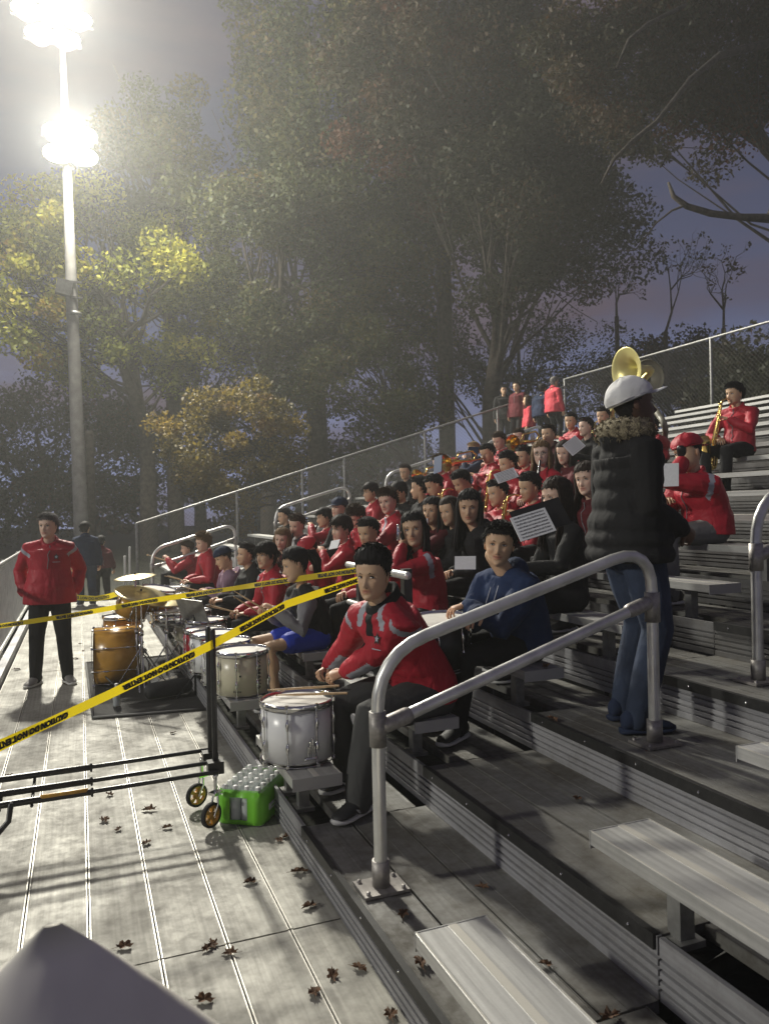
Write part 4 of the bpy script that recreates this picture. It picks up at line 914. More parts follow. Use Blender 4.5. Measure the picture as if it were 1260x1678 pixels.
# -- row 1, behind the drums
seat('a', 307, 897, 1, 'young drummer with short brown hair and red jacket, farthest left in profile', hair='brown', skin='fair', look=182, pose='read', pitch=14, lod=0)
seat('b', 333, 889, 1, 'drummer with curly light brown hair and red jacket beside the farthest drummer', hair='light', style='curly', skin='fair', look=200, pose='lap', pitch=10, xo=.02, lod=0, thick=.02)
seat('c', 367, 914, 1, 'drummer in a mauve striped top with a dark backwards cap', hair='dark', top='purple', topname='shirt', cap=('back', 'navy'), look=190, pose='lap', pitch=22, xo=.0, lod=0, bulk=1.25, collar='crew', hs=1.05)
seat('d', 404, 908, 1, 'dark haired drummer in black half hidden behind the girl in shiny red', hair='black', top='blackcloth', look=195, xo=.1)
seat('e', 437, 910, 1, 'girl in a shiny red jacket playing drums beside the mauve shirt', hair='black', style='bangs', fem=1, look=208, pose='lap', xo=.06, lod=0, stripe=1)
sf = seat('f', 485, 925, 1, 'drummer in a black top and royal blue shorts with bare knees, holding crossed sticks', hair='black', style='pony', fem=1, top='blackcloth', topname='shirt', look=178, yaw=186, pose='read', pitch=14, xo=.02, lod=0, sleevemat='greysleeve', bare=1, pants='royal', collar='crew', hs=1.05, skin='tan')
# -- rows above
seat('h', 463, 884, 2, 'girl with long light brown hair facing the camera, left part of the crowd', hair='light', style='long', fem=1, skin='fair', look=235, xo=-.1, lod=0, top='maroon', pose='lap')
seat('i', 487, 860, 2, 'boy with mop of brown hair in a grey top behind the long haired girl', hair='brown', style='mop', skin='fair', look=215, pitch=14, pose='play', top='greysleeve', topname='shirt')
seat('j', 466, 846, 3, 'black haired head highest on the left, near the second far handrail', hair='black', look=190, top='blackcloth')
seat('k', 532, 848, 3, 'black haired girl in red playing a clarinet, seen in profile', hair='black', style='bangs', fem=1, look=180, pose='play', stripe=1)
seat('g', 508, 900, 2, 'person bent forward in a red hood right behind the black shirt drummer', hair='black', look=180, pitch=40, xo=-.1, cap=('beanie', 'red'), pose='lap2', dy=.3)
seat('l', 556, 832, 3, 'person wearing a dark cap behind the bowed brown haired boy', hair='dark', cap=('front', 'navy'), look=205, top='blackcloth', skin='fair')
seat('m', 584, 846, 3, 'brown haired boy with bowed head in a red jacket', hair='brown', style='mop', skin='fair', look=200, pitch=32, pose='lap2', xo=.0, lod=0)
seat('n', 608, 806, 4, 'black haired girl in red seen in profile, one row above the bowed boy', hair='black', style='bangs', fem=1, look=180, pose='lap')
seat('o', 636, 822, 3, 'tall boy with brown quiff and white hood under a red jacket, reaching forward', hair='brown', style='mop', skin='fair', look=215, pose='lap2', xo=.02, lod=0, hs=1.02, inner='greycloth', arms={1: (.52, .18, .22), -1: (.45, .02, .20)})
seat('p', 664, 773, 6, 'person in glasses and dark coat sitting high near the third far handrail', hair='dark', glasses=1, top='blackcloth', look=215, skin='tan')
seat('q', 688, 800, 4, 'black haired person in dark coat, head turned away, left of the blue card', hair='black', style='short', top='blackcloth', look=150, thick=.02)
seat('r', 712, 795, 4, 'dark haired person in black jacket below the blue music sheet', hair='black', top='blackcloth', look=175, pitch=20)
ss = seat('s', 679, 868, 2, 'girl with long black hair in red jacket holding a silver mouthpiece above the front drummer', hair='black', style='long', fem=1, look=232, pose='face', lod=0, xo=.06, stripe=1, hs=1.02, inner='blackcloth', seed2=3)
seat('t', 709, 838, 3, 'girl with black hair holding a pale stick to her mouth', hair='black', style='long', fem=1, look=215, pose='play', lod=0, xo=.1, top='maroon')
seat('u', 738, 838, 3, 'brown haired face half hidden between two black haired girls', hair='dark', style='long', fem=1, look=200, xo=.18, top='blackcloth', skin='tan')
sv = seat('v', 769, 831, 3, 'girl with long black hair and black hoodie looking straight at the camera', hair='black', style='long', fem=1, look=236, pose='lap2', lod=0, top='blackcloth', topname='hoodie', xo=.02, skin='tan', hs=1.06, collar='hood')
seat('w', 757, 790, 4, 'boy with bowed black hair over brass in a red jacket', hair='black', look=190, pitch=30, pose='sax')
seat('x', 743, 766, 6, 'person in bright red with tousled red headband, beside the blue sheet', hair='dark', cap=('beanie', 'red'), look=200, pose='play', fem=1)
seat('z', 776, 738, 7, 'blond person holding up a blue folder high in the crowd', hair='blond', skin='pale', look=200, top='navy', pose='face')
seat('y', 799, 743, 6, 'black haired boy in bright red blowing a brass horn', hair='black', look=195, pitch=12, pose='play')
seat('aa', 832, 760, 5, 'black haired head in red behind the tilted white music card', hair='black', style='short', look=185, pitch=10, pose='sax', thick=.02)
seat('ac', 887, 744, 5, 'girl with glasses and long blond hair in a red jacket', hair='light', style='long', fem=1, skin='pale', look=228, pose='play', glasses=1, xo=.08, lod=0)
seat('ab', 850, 716, 8, 'boy with brown hair and red top sitting high behind the glasses girl', hair='brown', skin='fair', look=210, pose='read')
seat('ad', 899, 712, 7, 'dark haired person right above the glasses girl', hair='dark', look=200, top='maroon', pose='read')
seat('zz', 868, 798, 4, 'person in red playing a saxophone, in front of the girl with glasses', hair='black', look=185, pose='sax', pitch=10, xo=.1, dy=.0)
seat('ae', 912, 815, 3, 'woman with long dark hair and black coat reading an open music folder', hair='dark', style='long', fem=1, look=186, pose='read', lod=0, top='blackcloth', skin='fair', pitch=6, xo=.1, hs=1.02, arms={1: (.40, .18, .30), -1: (.34, -.10, .18)})
seat('ai', 962, 785, 4, 'partly hidden face next to the quilted jacket, below the white card', hair='dark', look=205, top='maroon', skin='fair', style='long', fem=1, lod=0, xo=.1)
seat('ag', 960, 700, 8, 'boy with dark hair in profile wearing a dark jacket beside a white card', hair='dark', skin='fair', look=178, top='blackcloth', pose='read')
seat('ah', 988, 682, 9, 'sousaphone player in red partly hidden behind the white cap', hair='black', look=200, pose='sax')
sk = seat('ak', 1127, 742, 5, 'musician in a red jacket and grey trousers raising something black to the face', hair='black', look=182, pose='face', lod=0, cap=('back', 'red'), pants='greypants', stripe=1, xo=.0, thick=.02, hs=1.08, yaw=172, bulk=1.2)
sl = seat('al', 1203, 645, 9, 'saxophone player in red sitting alone high on the right', hair='black', look=184, pose='sax', lod=0, xo=.1)
seat('am', 1066, 700, 9, 'second sousaphone player hidden behind the white cap', hair='black', look=190, pose='sax')
for i, (px, py, k, hr, st, tp, ps, lab) in enumerate(((816, 808, 4, 'black', 'short', 'red', 'sax', 'red jacketed player tucked between the black hoodie girl and the saxophone'), (560, 866, 2, 'dark', 'bangs', 'red', 'play', 'red jacketed player low between the clarinet girl and the bowed boy'), (604, 872, 2, 'black', 'short', 'red', 'lap2', 'red jacketed player right behind the head of the front drummer'),
        (722, 760, 5, 'brown', 'short', 'red', 'play', 'brown haired player in red under the pale blue card'), (858, 748, 6, 'black', 'mop', 'red', 'read', 'player in red wedged between the tilted white card and the glasses girl'), (925, 742, 6, 'dark', 'long', 'maroon', 'read', 'person with long dark hair behind the diamond tilted card'),
        (655, 806, 4, 'black', 'bangs', 'blackcloth', 'read', 'dark coated person just right of the tall quiffed boy'), (818, 722, 7, 'brown', 'short', 'red', 'play', 'player in red between the blond person and the boy high behind'), (935, 690, 9, 'black', 'short', 'red', 'play', 'small figure in red near the top, left of the sousaphones'))):
    seat('extra%d' % i, px, py, k, lab, hair=hr, style=st, top=tp, pose=ps, look=185 + 12 * (i % 3), pitch=6 + 4 * (i % 4), fem=1 if st in ('long', 'bangs') else 0, skin=('tan', 'fair')[i % 2])
emblem(KID['kid'], .085, -.13, 1.25, .175); emblem(m1, .085, -.12, 1.2)
for k_ in ('m', 'o', 'e', 'k', 'n'): emblem(KID[k_], .07, -.11, 1.0)
# long shirt-tail of hair etc: headband highlight not needed
# ================================================================ drums
def drum(loc, r, h, shell, label, n=8, M3=None, tilt=None, group='drums of the drum line', foot=True, top='drumhead', segs=40, chromerim=True):
    t = thing('drum', loc, 0, label, 'drum', group)
    if tilt is not None: t.rotation_euler = tilt
    G().lathe([(r - .004, .012), (r, .012), (r, h - .012), (r - .004, h - .012)], segs, 0).build('shell', shell, t)
    for z, s in ((h - .012, 1), (.012, -1)):
        G().lathe([(r + .006, z - .018), (r + .014, z - .016), (r + .015, z + s * .012), (r + .010, z + s * .018), (r + .004, z + s * .016), (r + .004, z - .018)], segs, 0).build('rim', 'chrome' if chromerim else 'blacktube', t)
        G().lathe([(0, z + s * .004), (r * .6, z + s * .004), (r + .004, z + s * .003)], segs, 0).build('drumhead', top, t)
    g = G()
    for i in range(n):
        a = 2 * math.pi * (i + .5) / n; d = np.array([math.cos(a), math.sin(a), 0]); p = d * (r + .012)
        l = G(); l.tube([p + [0, 0, .004], p + [0, 0, h - .004]], .0036, 6); 
        for zz in ((.30, .42, .70, .58) if h > .2 else (.5,)): pass
        for z0, z1 in (((.22 * h, .22 * h + .05), (.78 * h - .05, .78 * h)) if h > .2 else ((.35 * h, .65 * h),)):
            l.tube([p + [0, 0, z0], p + d * .004 + [0, 0, (z0 + z1) / 2], p + [0, 0, z1]], [.007, .0105, .007], 8)
        for z0 in (.0, h): l.box(-.008, .008, -.008, .008, -.010, .010, 0, rot('z', math.degrees(a)), p + d * .004 + [0, 0, z0])
        l.build('lug', 'chrome', t)
    return t
def side_text(t, txt, r, az, z, size, vertical=True, mat='ink', name='lettering', bold=.012, logo=False):
    V, F = text_geo(txt, size, bold * size * 2); g = G()
    if vertical: V = V[:, [1, 0, 2]] * np.array([1, -1, 1])
    W = [((r + .0015) * math.cos(az + v[0] / r), (r + .0015) * math.sin(az + v[0] / r), z + v[1]) for v in V]
    g.add(W, F, 0, False)
    if logo:
        zc = z + max(v[1] for v in V) + size * .62; n = 20; q = size * .38
        for rad, rin in ((q, q * .78),):
            ring = [((r + .0015) * math.cos(az + ra * math.cos(w) / r), (r + .0015) * math.sin(az + ra * math.cos(w) / r), zc + ra * math.sin(w)) for ra in (rad, rin) for w in np.linspace(0, 2 * math.pi, n, endpoint=False)]
            g.add(ring, [(k, (k + 1) % n, n + (k + 1) % n, n + k) for k in range(n)], 0, False)
        for a0 in (90, 210, 330):
            c, s_ = math.cos(R(a0)), math.sin(R(a0)); bar = [(-s_ * -w_ + c * l_, c * -w_ + s_ * l_) for w_, l_ in ((-.06 * size, 0), (.06 * size, 0), (.06 * size, q * .8), (-.06 * size, q * .8))]
            g.add([((r + .0017) * math.cos(az + x / r), (r + .0017) * math.sin(az + x / r), zc + y) for x, y in bar], [(0, 1, 2, 3)], 0, False)
    g.build(name, mat, t)
d1 = drum((1.045, 3.955, SZ(0) + .006), .182, .305, 'whitedrum', 'white snare drum with chrome lugs on the end of the front bench, nearest the camera', 8)
d1.rotation_euler = (0, 0, R(-7))
# throw-off lever and carrier bracket on the side toward the camera
g = G(); a = R(-78); d = np.array([math.cos(a), math.sin(a), 0]); sx = np.array([-d[1], d[0], 0])
for i, (o, hh) in enumerate(((-.014, .10), (-.004, .125), (.008, .14), (.018, .10))): g.tube([d * .196 + sx * o + [0, 0, .035], d * .200 + sx * o + [0, 0, hh]], .0045, 6)
g.tube([d * .196 + sx * -.028 + [0, 0, .04], d * .196 + sx * .03 + [0, 0, .04]], .007, 6); g.build('strainer', 'chrome', d1)
d2 = drum((1.06, 5.52, SZ(0) + .006), .180, .310, 'cream', 'cream snare drum with vertical black lettering on the second bench end', 8)
side_text(d2, 'YAMAHA', .180, R(-62), .15, .052, logo=True); side_text(d2, 'Drums', .180, R(-112), .045, .02, vertical=False, mat='ink')
side_text(d2, '•', .180, R(-105), .15, .05, vertical=False)
for i, (x, y, r, h, mt, lab) in enumerate(((1.03, 5.98, .178, .31, 'whitedrum', 'white drum just behind the lettered drum'), (1.00, 6.42, .178, .31, 'whitedrum', 'drum with white shell third along the front bench'), (.99, 6.86, .165, .28, 'red', 'small drum with a red shell beside the cart upright'), (1.08, 7.32, .178, .30, 'whitedrum', 'drum under the sticks of the girl in shiny red'), (1.05, 8.05, .175, .30, 'cream', 'cream drum before the mauve shirt'), (1.05, 8.75, .175, .28, 'cream', 'cream drum between the mauve shirt and the curly hair'), (.98, 9.5, .22, .33, 'cream', 'wide cream drum with white head at the far end of the drum line'), (1.1, 10.3, .2, .35, 'cream', 'farthest drum of the line, in front of the two youngest drummers'))):
    drum((x, y, SZ(0) + .006), r, h, mt, lab, 8, segs=28)
bd = drum((1.85, 3.86, SZ(1) + .17), .180, .27, 'blackplastic', 'black snare drum with cream head under the hand of the blue hoodie boy', 8, tilt=(R(4), R(-5), 0))
bd.location = (1.90, 4.00, .80)

# ---- drum kit on its mat
g = G(); A = [(.07, 6.86), (1.0, 6.72), (1.0, 9.45), (.03, 9.45)]
g.add([(x, y, z) for z in (.004, .012) for x, y in A], [(3, 2, 1, 0), (4, 5, 6, 7)] + [(k, (k + 1) % 4, 4 + (k + 1) % 4, 4 + k) for k in range(4)], 0, False)
mt = g.build('drum_mat', ['mat']); tag(mt, 'dark mat under the drum kit', 'mat')
g = G(); 
for k in range(4):
    p, q = np.array(A[k] + (.015,)), np.array(A[(k + 1) % 4] + (.015,)); g.tube([p, q], (.012), 4, round_=False)
g.V = [tuple(np.array(v) - np.array(mt.location)) for v in g.V]; g.build('hem', 'greypants', mt)
KIT = 'pieces of the amber drum kit'
def kitdrum(loc, r, h, label, euler=(0, 0, 0), n=8, sp=None):
    return drum(loc, r, h, 'amber', label, n, tilt=euler, group=KIT, segs=36)
bs = kitdrum((.10, 8.18, .30), .275, .46, 'amber bass drum lying on its side on the dark mat', (0, R(90), R(-4)), 8)
g = G()
for s in (1, -1): g.tube([(.12, s * .24, .12), (.20 * 1.2, s * .36, .02)], .009, 6); 
g.V = [(-(v[2]) + .29, v[1], v[0]) for v in g.V]; g.build('spur', 'blacktube', bs)
kitdrum((.44, 8.10, .70), .152, .22, 'amber rack tom over the bass drum, tilted toward its player', (R(14), R(18), 0), 6)
kitdrum((.70, 8.18, .71), .165, .24, 'second amber rack tom with bright white head', (R(6), R(10), 0), 6)
kitdrum((.42, 9.02, .16), .205, .42, 'amber floor tom behind the bass drum', (0, 0, 0), 8)
drum((.84, 7.95, .60), .178, .14, 'chrome', 'chrome shelled snare drum of the kit', 8, tilt=(R(3), 0, 0), group=KIT)
def stand(x, y, top, name, label, base=.30, discs=(), boom=None, group='cymbal stands of the kit'):
    t = thing(name, (x, y, .012), 0, label, 'stand', group)
    G().tube([(0, 0, .12), (0, 0, .55)], .012, 8).build('lower_tube', 'chrome', t); G().tube([(0, 0, .54), (0, 0, top - .012)], .008, 8).build('upper_tube', 'chrome', t)
    G().lathe([(.012, .52), (.020, .52), (.020, .57), (.009, .57)], 10, 0).build('clamp', 'chrome', t)
    for k in range(3):
        a = R(30 + 120 * k); c, s = math.cos(a), math.sin(a); G().tube([(0, 0, .42), (c * base * .8, s * base * .8, .06), (c * base, s * base, .008)], .007, 6).build('leg', 'chrome', t)
    g = G(); g.ball((0, 0, top - .012), .014, 8); g.build('wing_nut', 'blackplastic', t); return t
def cymbal(p, r, label, ex, ey):
    g = G(); pr = [(.0, .022), (.016, .021), (.035, .012), (.045, .009)] + [(.05 + (r - .05) * u, .009 - .022 * u * u) for u in np.linspace(0, 1, 9)]; g.lathe(pr + [(a, b - .0016) for a, b in pr[::-1]], 44, 0)
    o = link('cymbal', g.mesh('cymbal', 'cymbal')); o.location = tuple(p); o.rotation_euler = (R(ex), R(ey), 0); g2_ = G(); g2_.lathe([(.0, .036), (.010, .034), (.012, .021), (0, .020)], 10); h = g2_.build('felt', 'blackplastic', o); return tag(o, label, 'cymbal', 'cymbals of the drum kit')
c1 = atY(222, 944, 7.9); c2 = atY(231, 971, 7.75); c3 = atY(272, 988, 7.75)
for c, lab in ((c1, 'tall chrome stand carrying the highest cymbal'), (c2, 'chrome stand behind the bass drum with the large tilted cymbal'), (c3, 'chrome tripod stand of the hi-hat')): stand(c[0], c[1], c[2] - .012, 'cymbal_stand', lab)
cymbal(c1, .20, 'highest cymbal of the kit, seen nearly edge on', 3, -5); cymbal(c2, .245, 'large bronze cymbal tilted toward the camera', 14, 10); cymbal(c3 + [0, 0, .008], .18, 'upper hi-hat cymbal over the bright tom', 4, 3); cymbal(c3 + [0, 0, -.02], .18, 'lower hi-hat cymbal just under its pair', 184, 3)
# stool, music stand, pedal, roll bag, bottle
t = thing('drum_stool', (.99, 8.62, .012), 0, 'round black drum stool beside the kit', 'stool'); G().lathe([(0, .50), (.15, .50), (.17, .47), (.16, .42), (0, .41)], 20).build('seat', 'blackcloth', t); G().tube([(0, 0, .1), (0, 0, .42)], .018, 8).build('post', 'chrome', t)
for k in range(3): a = R(20 + 120 * k); G().tube([(0, 0, .3), (.22 * math.cos(a), .22 * math.sin(a), .01)], .009, 6).build('leg', 'chrome', t)
p = atZ(322, 1150, .01); t = thing('music_stand', (.93, 7.35, .0), 0, 'grey music stand with its desk turned edge-on beside the drums', 'music stand'); q = atY(318, 1008, 7.3) - np.array(t.location)
G().tube([(q[0], q[1], .02), (q[0], q[1], q[2])], .009, 8).build('pole', 'blacktube', t)
g = G(); g.box(-.004, .004, -.22, .22, -.14, .16, 0, rot('z', 25) @ rot('y', -20), q); g.box(-.0, .05, -.22, .22, -.15, -.14, 0, rot('z', 25) @ rot('y', -20), q); g.build('desk', 'galv', t)
for k in range(3): a = R(80 + 120 * k); G().tube([(q[0], q[1], .2), (q[0] + .2 * math.cos(a), q[1] + .2 * math.sin(a), .01)], .007, 6).build('leg', 'blacktube', t)
q = atZ(275, 1128, .10); g = G(); g.tube([q + [-.14, -.05, 0], q + [.16, .06, 0]], .075, 16); tag(g.build('rolled_bag', 'char'), 'dark rolled bag lying on the mat', 'bag')
t = thing('bass_pedal', (.66, 7.95, .012), 0, 'chrome bass drum pedal behind the amber drum', 'pedal'); G().box(-.05, .22, -.05, .05, .01, .025, 0, rot('y', -8)).build('footboard', 'chrome', t); G().tube([(-.05, -.06, 0), (-.05, -.06, .2), (-.05, .06, .2), (-.05, .06, 0)], .008, 6).build('frame', 'chrome', t); g = G(); g.tube([(-.05, 0, .19), (-.09, 0, .33)], .004, 6); g.ball((-.092, 0, .34), .025, 8); g.build('beater', 'greycloth', t)
def bottle(p, label, h=.20, group=None):
    t = thing('water_bottle', p, 0, label, 'bottle', group); s = h / .2
    G().lathe([(0, 0), (.030, 0), (.033, .01), (.031, .04), (.033, .07), (.031, .10), (.032, .13), (.022, .165), (.0125, .18), (.0125, .185), (0, .185)], 16).build('body', 'clear', t)
    G().lathe([(.0145, .182), (.0145, .2), (0, .2)], 10).build('bottle_cap', 'white', t); return t
bottle(atZ(192, 1157, .013), 'clear water bottle standing on the front of the mat')
# mallets / sticks
def stick(a, b, label, group='drumsticks held by the drum line', r=.0065, tip=.0, parent=None):
    a, b = np.asarray(a, float), np.asarray(b, float); d = b - a; g = G(); g.tube([a, a + d * .7, a + d * .95], [r, r, r * .45], 8); g.ball(b - nrm(d) * .012, r * .95 + tip, 8)
    return tag(g.build('drumstick', 'wood'), label, 'drumstick', group)
zt = SZ(0) + .006 + .305 + .022
stick(atZ(555, 1124, .76), atZ(437, 1131, zt), 'drumstick laid across the white snare, upper one'); stick(atZ(568, 1136, .755), atZ(450, 1139, zt), 'drumstick laid across the white snare, lower one')
P_ = lambda sp, s: w_of(sp, sp['_']['wr'][s])
for key, lab in (('f', 'black shirt drummer'), ('e', 'girl in shiny red'), ('c', 'mauve shirt drummer'), ('a', 'farthest drummer'), ('b', 'curly haired drummer')):
    sp = KID[key]
    for s in (1, -1):
        w = P_(sp, s); o = np.array([-.07, 0, .0]); d = nrm(np.array([-.6, .35 * s, .42 if key in 'f' else .2])) ; stick(w + o - d * .08, w + o + d * .30, '%s wooden stick in the hands of the %s' % ('left' if s > 0 else 'right', lab), tip=.012 if key == 'a' else 0)

# ================================================================ wind instruments and music
def clarinet(sp, label, L_=.6):
    H = np.array(sp['H']); d0 = rot('z', sp.get('look', sp['yaw']) - sp['yaw']) @ rot('y', sp.get('pitch', 0)); a = H + d0 @ np.array([.10, 0, -.072]); d = nrm(d0 @ np.array([.62, 0, -.78])); b = a + d * L_
    A, B = w_of(sp, a), w_of(sp, b); D = B - A; g = G(); t = thing('clarinet', B, 0, label, 'clarinet', 'clarinets being played')
    pr = [A - B, A + D * .12 - B, A + D * .85 - B, D * -.04, D * 0.]; g.tube(pr, [.009, .013, .0145, .02, .034], 10); g.build('tube', 'blackplastic', t)
    for u in (.14, .34, .55, .86): G().tube([A + D * u - B, A + D * (u + .02) - B], .0165, 10, round_=False).build('ring', 'chrome', t)
    k = G(); sidev = nrm(np.cross(D, [0, 0, 1])); fr = nrm(np.cross(sidev, D))
    for u in np.linspace(.22, .8, 12): k.ball(A + D * u - B + fr * .016 * (1 if fr[0] < 0 else -1) + sidev * rng.uniform(-.008, .008), (.006, .006, .006), 6)
    k.tube([A + D * .2 - B + sidev * .016, A + D * .8 - B + sidev * .016], .0022, 5); tag(k.build('keywork', 'chrome', t), kind='stuff')
for key, lab in (('k', 'clarinet with silver keys played by the girl in profile'), ('i', 'clarinet held by the boy with mop hair'), ('ac', 'thin dark clarinet of the girl with glasses')): clarinet(KID[key], lab)
t_ = KID['t']; H = np.array(t_['H']); d0 = rot('z', t_['look'] - t_['yaw']); a = w_of(t_, H + d0 @ np.array([.10, 0, -.07])); b = a + np.array([-.03, -.03, -.26]); tag(G().tube([a, b], .010, 8).build('recorder', 'paper'), 'pale thin flute held at the mouth of the black haired girl', 'flute')
s_ = KID['s']; w = P_(s_, 1) + np.array([-.03, 0, .06]); g = G(); g.tube([w, w + [0, 0, .09]], [.016, .010], 8); g.ball(w + [0, 0, .10], .012, 8); g.ball(w + [.005, -.008, .05], (.018, .018, .01), 8); tag(g.build('mouthpiece', 'chrome'), 'small silver mouthpiece in the raised hand of the long haired girl', 'mouthpiece')
def sax(sp, label, dx=0, s=1.0):
    H = np.array(sp['H']); t = thing('saxophone', w_of(sp, (.30, -.10, .1)), R(sp['yaw']), label, 'saxophone', 'saxophones in the crowd'); o = np.array([.30, -.10, .1])
    m = H + np.array([.11, 0, -.075]) - o; p = [m, m + [.05, 0, .012], m + [.10, -.01, -.01], m + [.11, -.02, -.05], np.array([.0, -.0, .10]) * s + [.0, 0, 0], np.array([-.02, -.01, -.14]) * s, np.array([.01, -.01, -.20]) * s, np.array([.06, -.01, -.215]) * s, np.array([.10, -.01, -.17]) * s, np.array([.12, -.01, -.06]) * s, np.array([.15, -.01, .06]) * s, np.array([.165, -.01, .085]) * s]
    G().tube(p[:4], [.006, .009, .011, .013], 8).build('neck', 'gold', t); G().tube(p[3:], [.014, .026, .034, .036, .037, .040, .046, .062, .072], 14).build('body_tube', 'gold', t)
    k = G()
    for u in np.linspace(0, 1, 11): c = p[3] * (1 - u) + p[5] * u; k.ball(c + [.028 + .008 * u, rng.uniform(-.02, .02), 0], (.012, .014, .014), 8)
    for q in (-.02, .02): k.tube([p[3] + [.02, q, -.02], p[5] + [.045, q, .03]], .003, 5)
    tag(k.build('keywork', 'gold', t), kind='stuff')
sax(KID['al'], 'gleaming brass saxophone held by the lone player high on the right'); sax(KID['zz'], 'brass saxophone standing up in the middle of the crowd'); sax(KID['aa'], 'saxophone held behind the tilted white card'); sax(KID['w'], 'saxophone of the bowed boy in the centre')
def horn(sp, label):
    H = np.array(sp['H']); d0 = rot('z', sp.get('look', sp['yaw']) - sp['yaw']); a = w_of(sp, H + d0 @ np.array([.10, 0, -.07])); f = rot('z', sp['look']) @ np.array([1, 0, -.15]); sdv = rot('z', sp['look']) @ np.array([0, 1., 0]); t = thing('brass_horn', a, 0, label, 'horn', 'marching horns in the crowd'); f = nrm(f); u = np.cross(f, sdv)
    G().tube([0 * f, f * .10, f * .40 + u * 0], [.008, .007, .010], 8).build('lead_pipe', 'gold', t)
    G().tube([f * .40, f * .46 + u * .05, f * .40 + u * .11, f * .16 + u * .12, f * .10 + u * .06, f * .16 + u * .0, f * .4 + u * .015, f * .52 + u * .02, f * .60 + u * .02, f * .63 + u * .02], [.010, .011, .012, .013, .014, .016, .022, .045, .085, .11], 14, cap=False).build('bell_tube', 'gold', t)
    for i in range(3): G().tube([f * (.2 + .03 * i) + u * -.03, f * (.2 + .03 * i) + u * .13], .011, 8).build('valve', 'chrome', t)
horn(KID['y'], 'brass horn blown by the black haired boy in bright red'); horn(KID['x'], 'brass horn of the person with the red headband'); horn(KID['ad'], 'brass horn just above the girl with glasses')
def sousa(px, py, D, rb, mat, yawd, label, sp, tiltd=0):
    c = atD(px, py, D); hd = w_of(sp, sp['H']); t = thing('sousaphone', hd + [0, 0, -.55], 0, label, 'sousaphone', 'sousaphones over the crowd'); o = np.array(t.location)
    M3 = rot('z', yawd) @ rot('x', 90) @ rot('x', tiltd); ax = M3 @ np.array([0, 0, 1.]); pr = [(.05, -.30), (.07, -.22), (.11, -.13), (.17, -.06), (.24, -.02), (.29, -.003), (rb, .0), (rb + .004, .006), (rb - .004, .008), (.285, .004), (.235, -.012), (.165, -.05), (.105, -.12), (.06, -.22)]
    k = rb / .31; pr = [(a * k, b * k) for a, b in pr]; G().lathe(pr, 44, 0, c - o, M3).build('bell', mat, t)
    n0 = c + ax * -.28 * k; pts = [n0, n0 - ax * .10 + [0, 0, -.06], hd + [.22, .05, .12], hd + [.27, .05, -.15], hd + [.16, .0, -.5], hd + [-.15, -.1, -.62], hd + [-.30, -.12, -.40], hd + [-.20, -.05, -.15], hd + [-.11, 0, -.075]]
    P2 = [];  n = len(pts)
    for i in range(n - 1):
        p0, p1, p2, p3 = pts[max(i - 1, 0)], pts[i], pts[i + 1], pts[min(i + 2, n - 1)]
        for s in np.linspace(0, 1, 5, endpoint=False): P2.append(.5 * ((2 * p1) + (-p0 + p2) * s + (2 * p0 - 5 * p1 + 4 * p2 - p3) * s * s + (-p0 + 3 * p1 - 3 * p2 + p3) * s ** 3))
    P2.append(pts[-1]); m = len(P2); G().tube([q - o for q in P2], [.052 - .044 * (i / m) for i in range(m)], 12).build('tubing', mat, t)
sousa(1026, 607, 10.4, .31, 'bellbrass', 268, 'bright brass sousaphone bell rising behind the white cap', KID['ah'], 6)
M['fiber'] = P('tan_fibreglass', (.20, .19, .14), .5)[0]
sousa(1062, 618, 11.3, .28, 'fiber', 352, 'dull tan sousaphone bell half hidden behind the bright one', KID['am'], 0)
def sheet(px, py, D, w, h, yawd, pitch, rolld, label, mat='paper', thick=.006, name='music_folder', lines=True, group='music cards and folders', parent=None):
    c = atD(px, py, D); t = thing(name, c, 0, label, 'music sheet', group); M3 = rot('z', yawd) @ rot('y', pitch) @ rot('x', rolld)   # faces +x
    g = G(); g.box(-thick, 0, -w / 2, w / 2, -h / 2, h / 2, 0, M3); g.build('card', mat, t)
    if lines:
        g = G(); n = 7
        for i in range(n):
            zc = h * (.40 - .8 * i / (n - 1))
            for q in range(5): z = zc + (q - 2) * h * .012; g.box(.0006, .001, -w * .43, w * .43, z - h * .0012, z + h * .0012, 0, M3)
            for q in range(16): y = -w * .42 + w * .84 * rng.random(); z = zc + rng.uniform(-.03, .03) * h; g.box(.0007, .0012, y, y + w * .012, z, z + h * .022, 0, M3)
        tag(g.build('printed_notes', 'ink', t), kind='stuff')
    return t
M['bluecard'] = P('pale_blue_card', (.16, .20, .30), .6)[0]
sheet(717, 761, 7.6, .13, .17, 190, -10, 8, 'pale blue music card held up left of the red headband', 'bluecard', lines=False)
sheet(774, 744, 10.3, .16, .20, 215, -10, -5, 'small dark blue folder before the blond person', 'navy', lines=False)
sheet(829, 779, 6.7, .19, .11, 240, -35, 22, 'tilted white music card in front of the black haired head', 'paper')
sheet(940, 730, 7.6, .17, .15, 245, -20, 38, 'white music card tilted like a diamond beside the boy in profile', 'paper')
sheet(873, 859, 4.25, .21, .155, 247, -30, 18, 'open white music folder read by the woman in the black coat', 'paper', lines=True)
sheet(885, 848, 4.32, .30, .18, 247, -30, 18, 'black folder cover behind the open white music', 'blackplastic', lines=False)
sheet(762, 922, 4.75, .13, .10, 240, -40, 0, 'crumpled white sheet on the lap of the black hoodie girl', 'paper', lines=False)
sheet(1099, 778, 5.3, .10, .16, 215, -5, 0, 'white card held by the musician in grey trousers', 'paper', lines=False)
sheet(548, 892, 7.0, .12, .09, 200, -30, 10, 'small pale card between the red sleeves left of the front drummer', 'paper', lines=False)
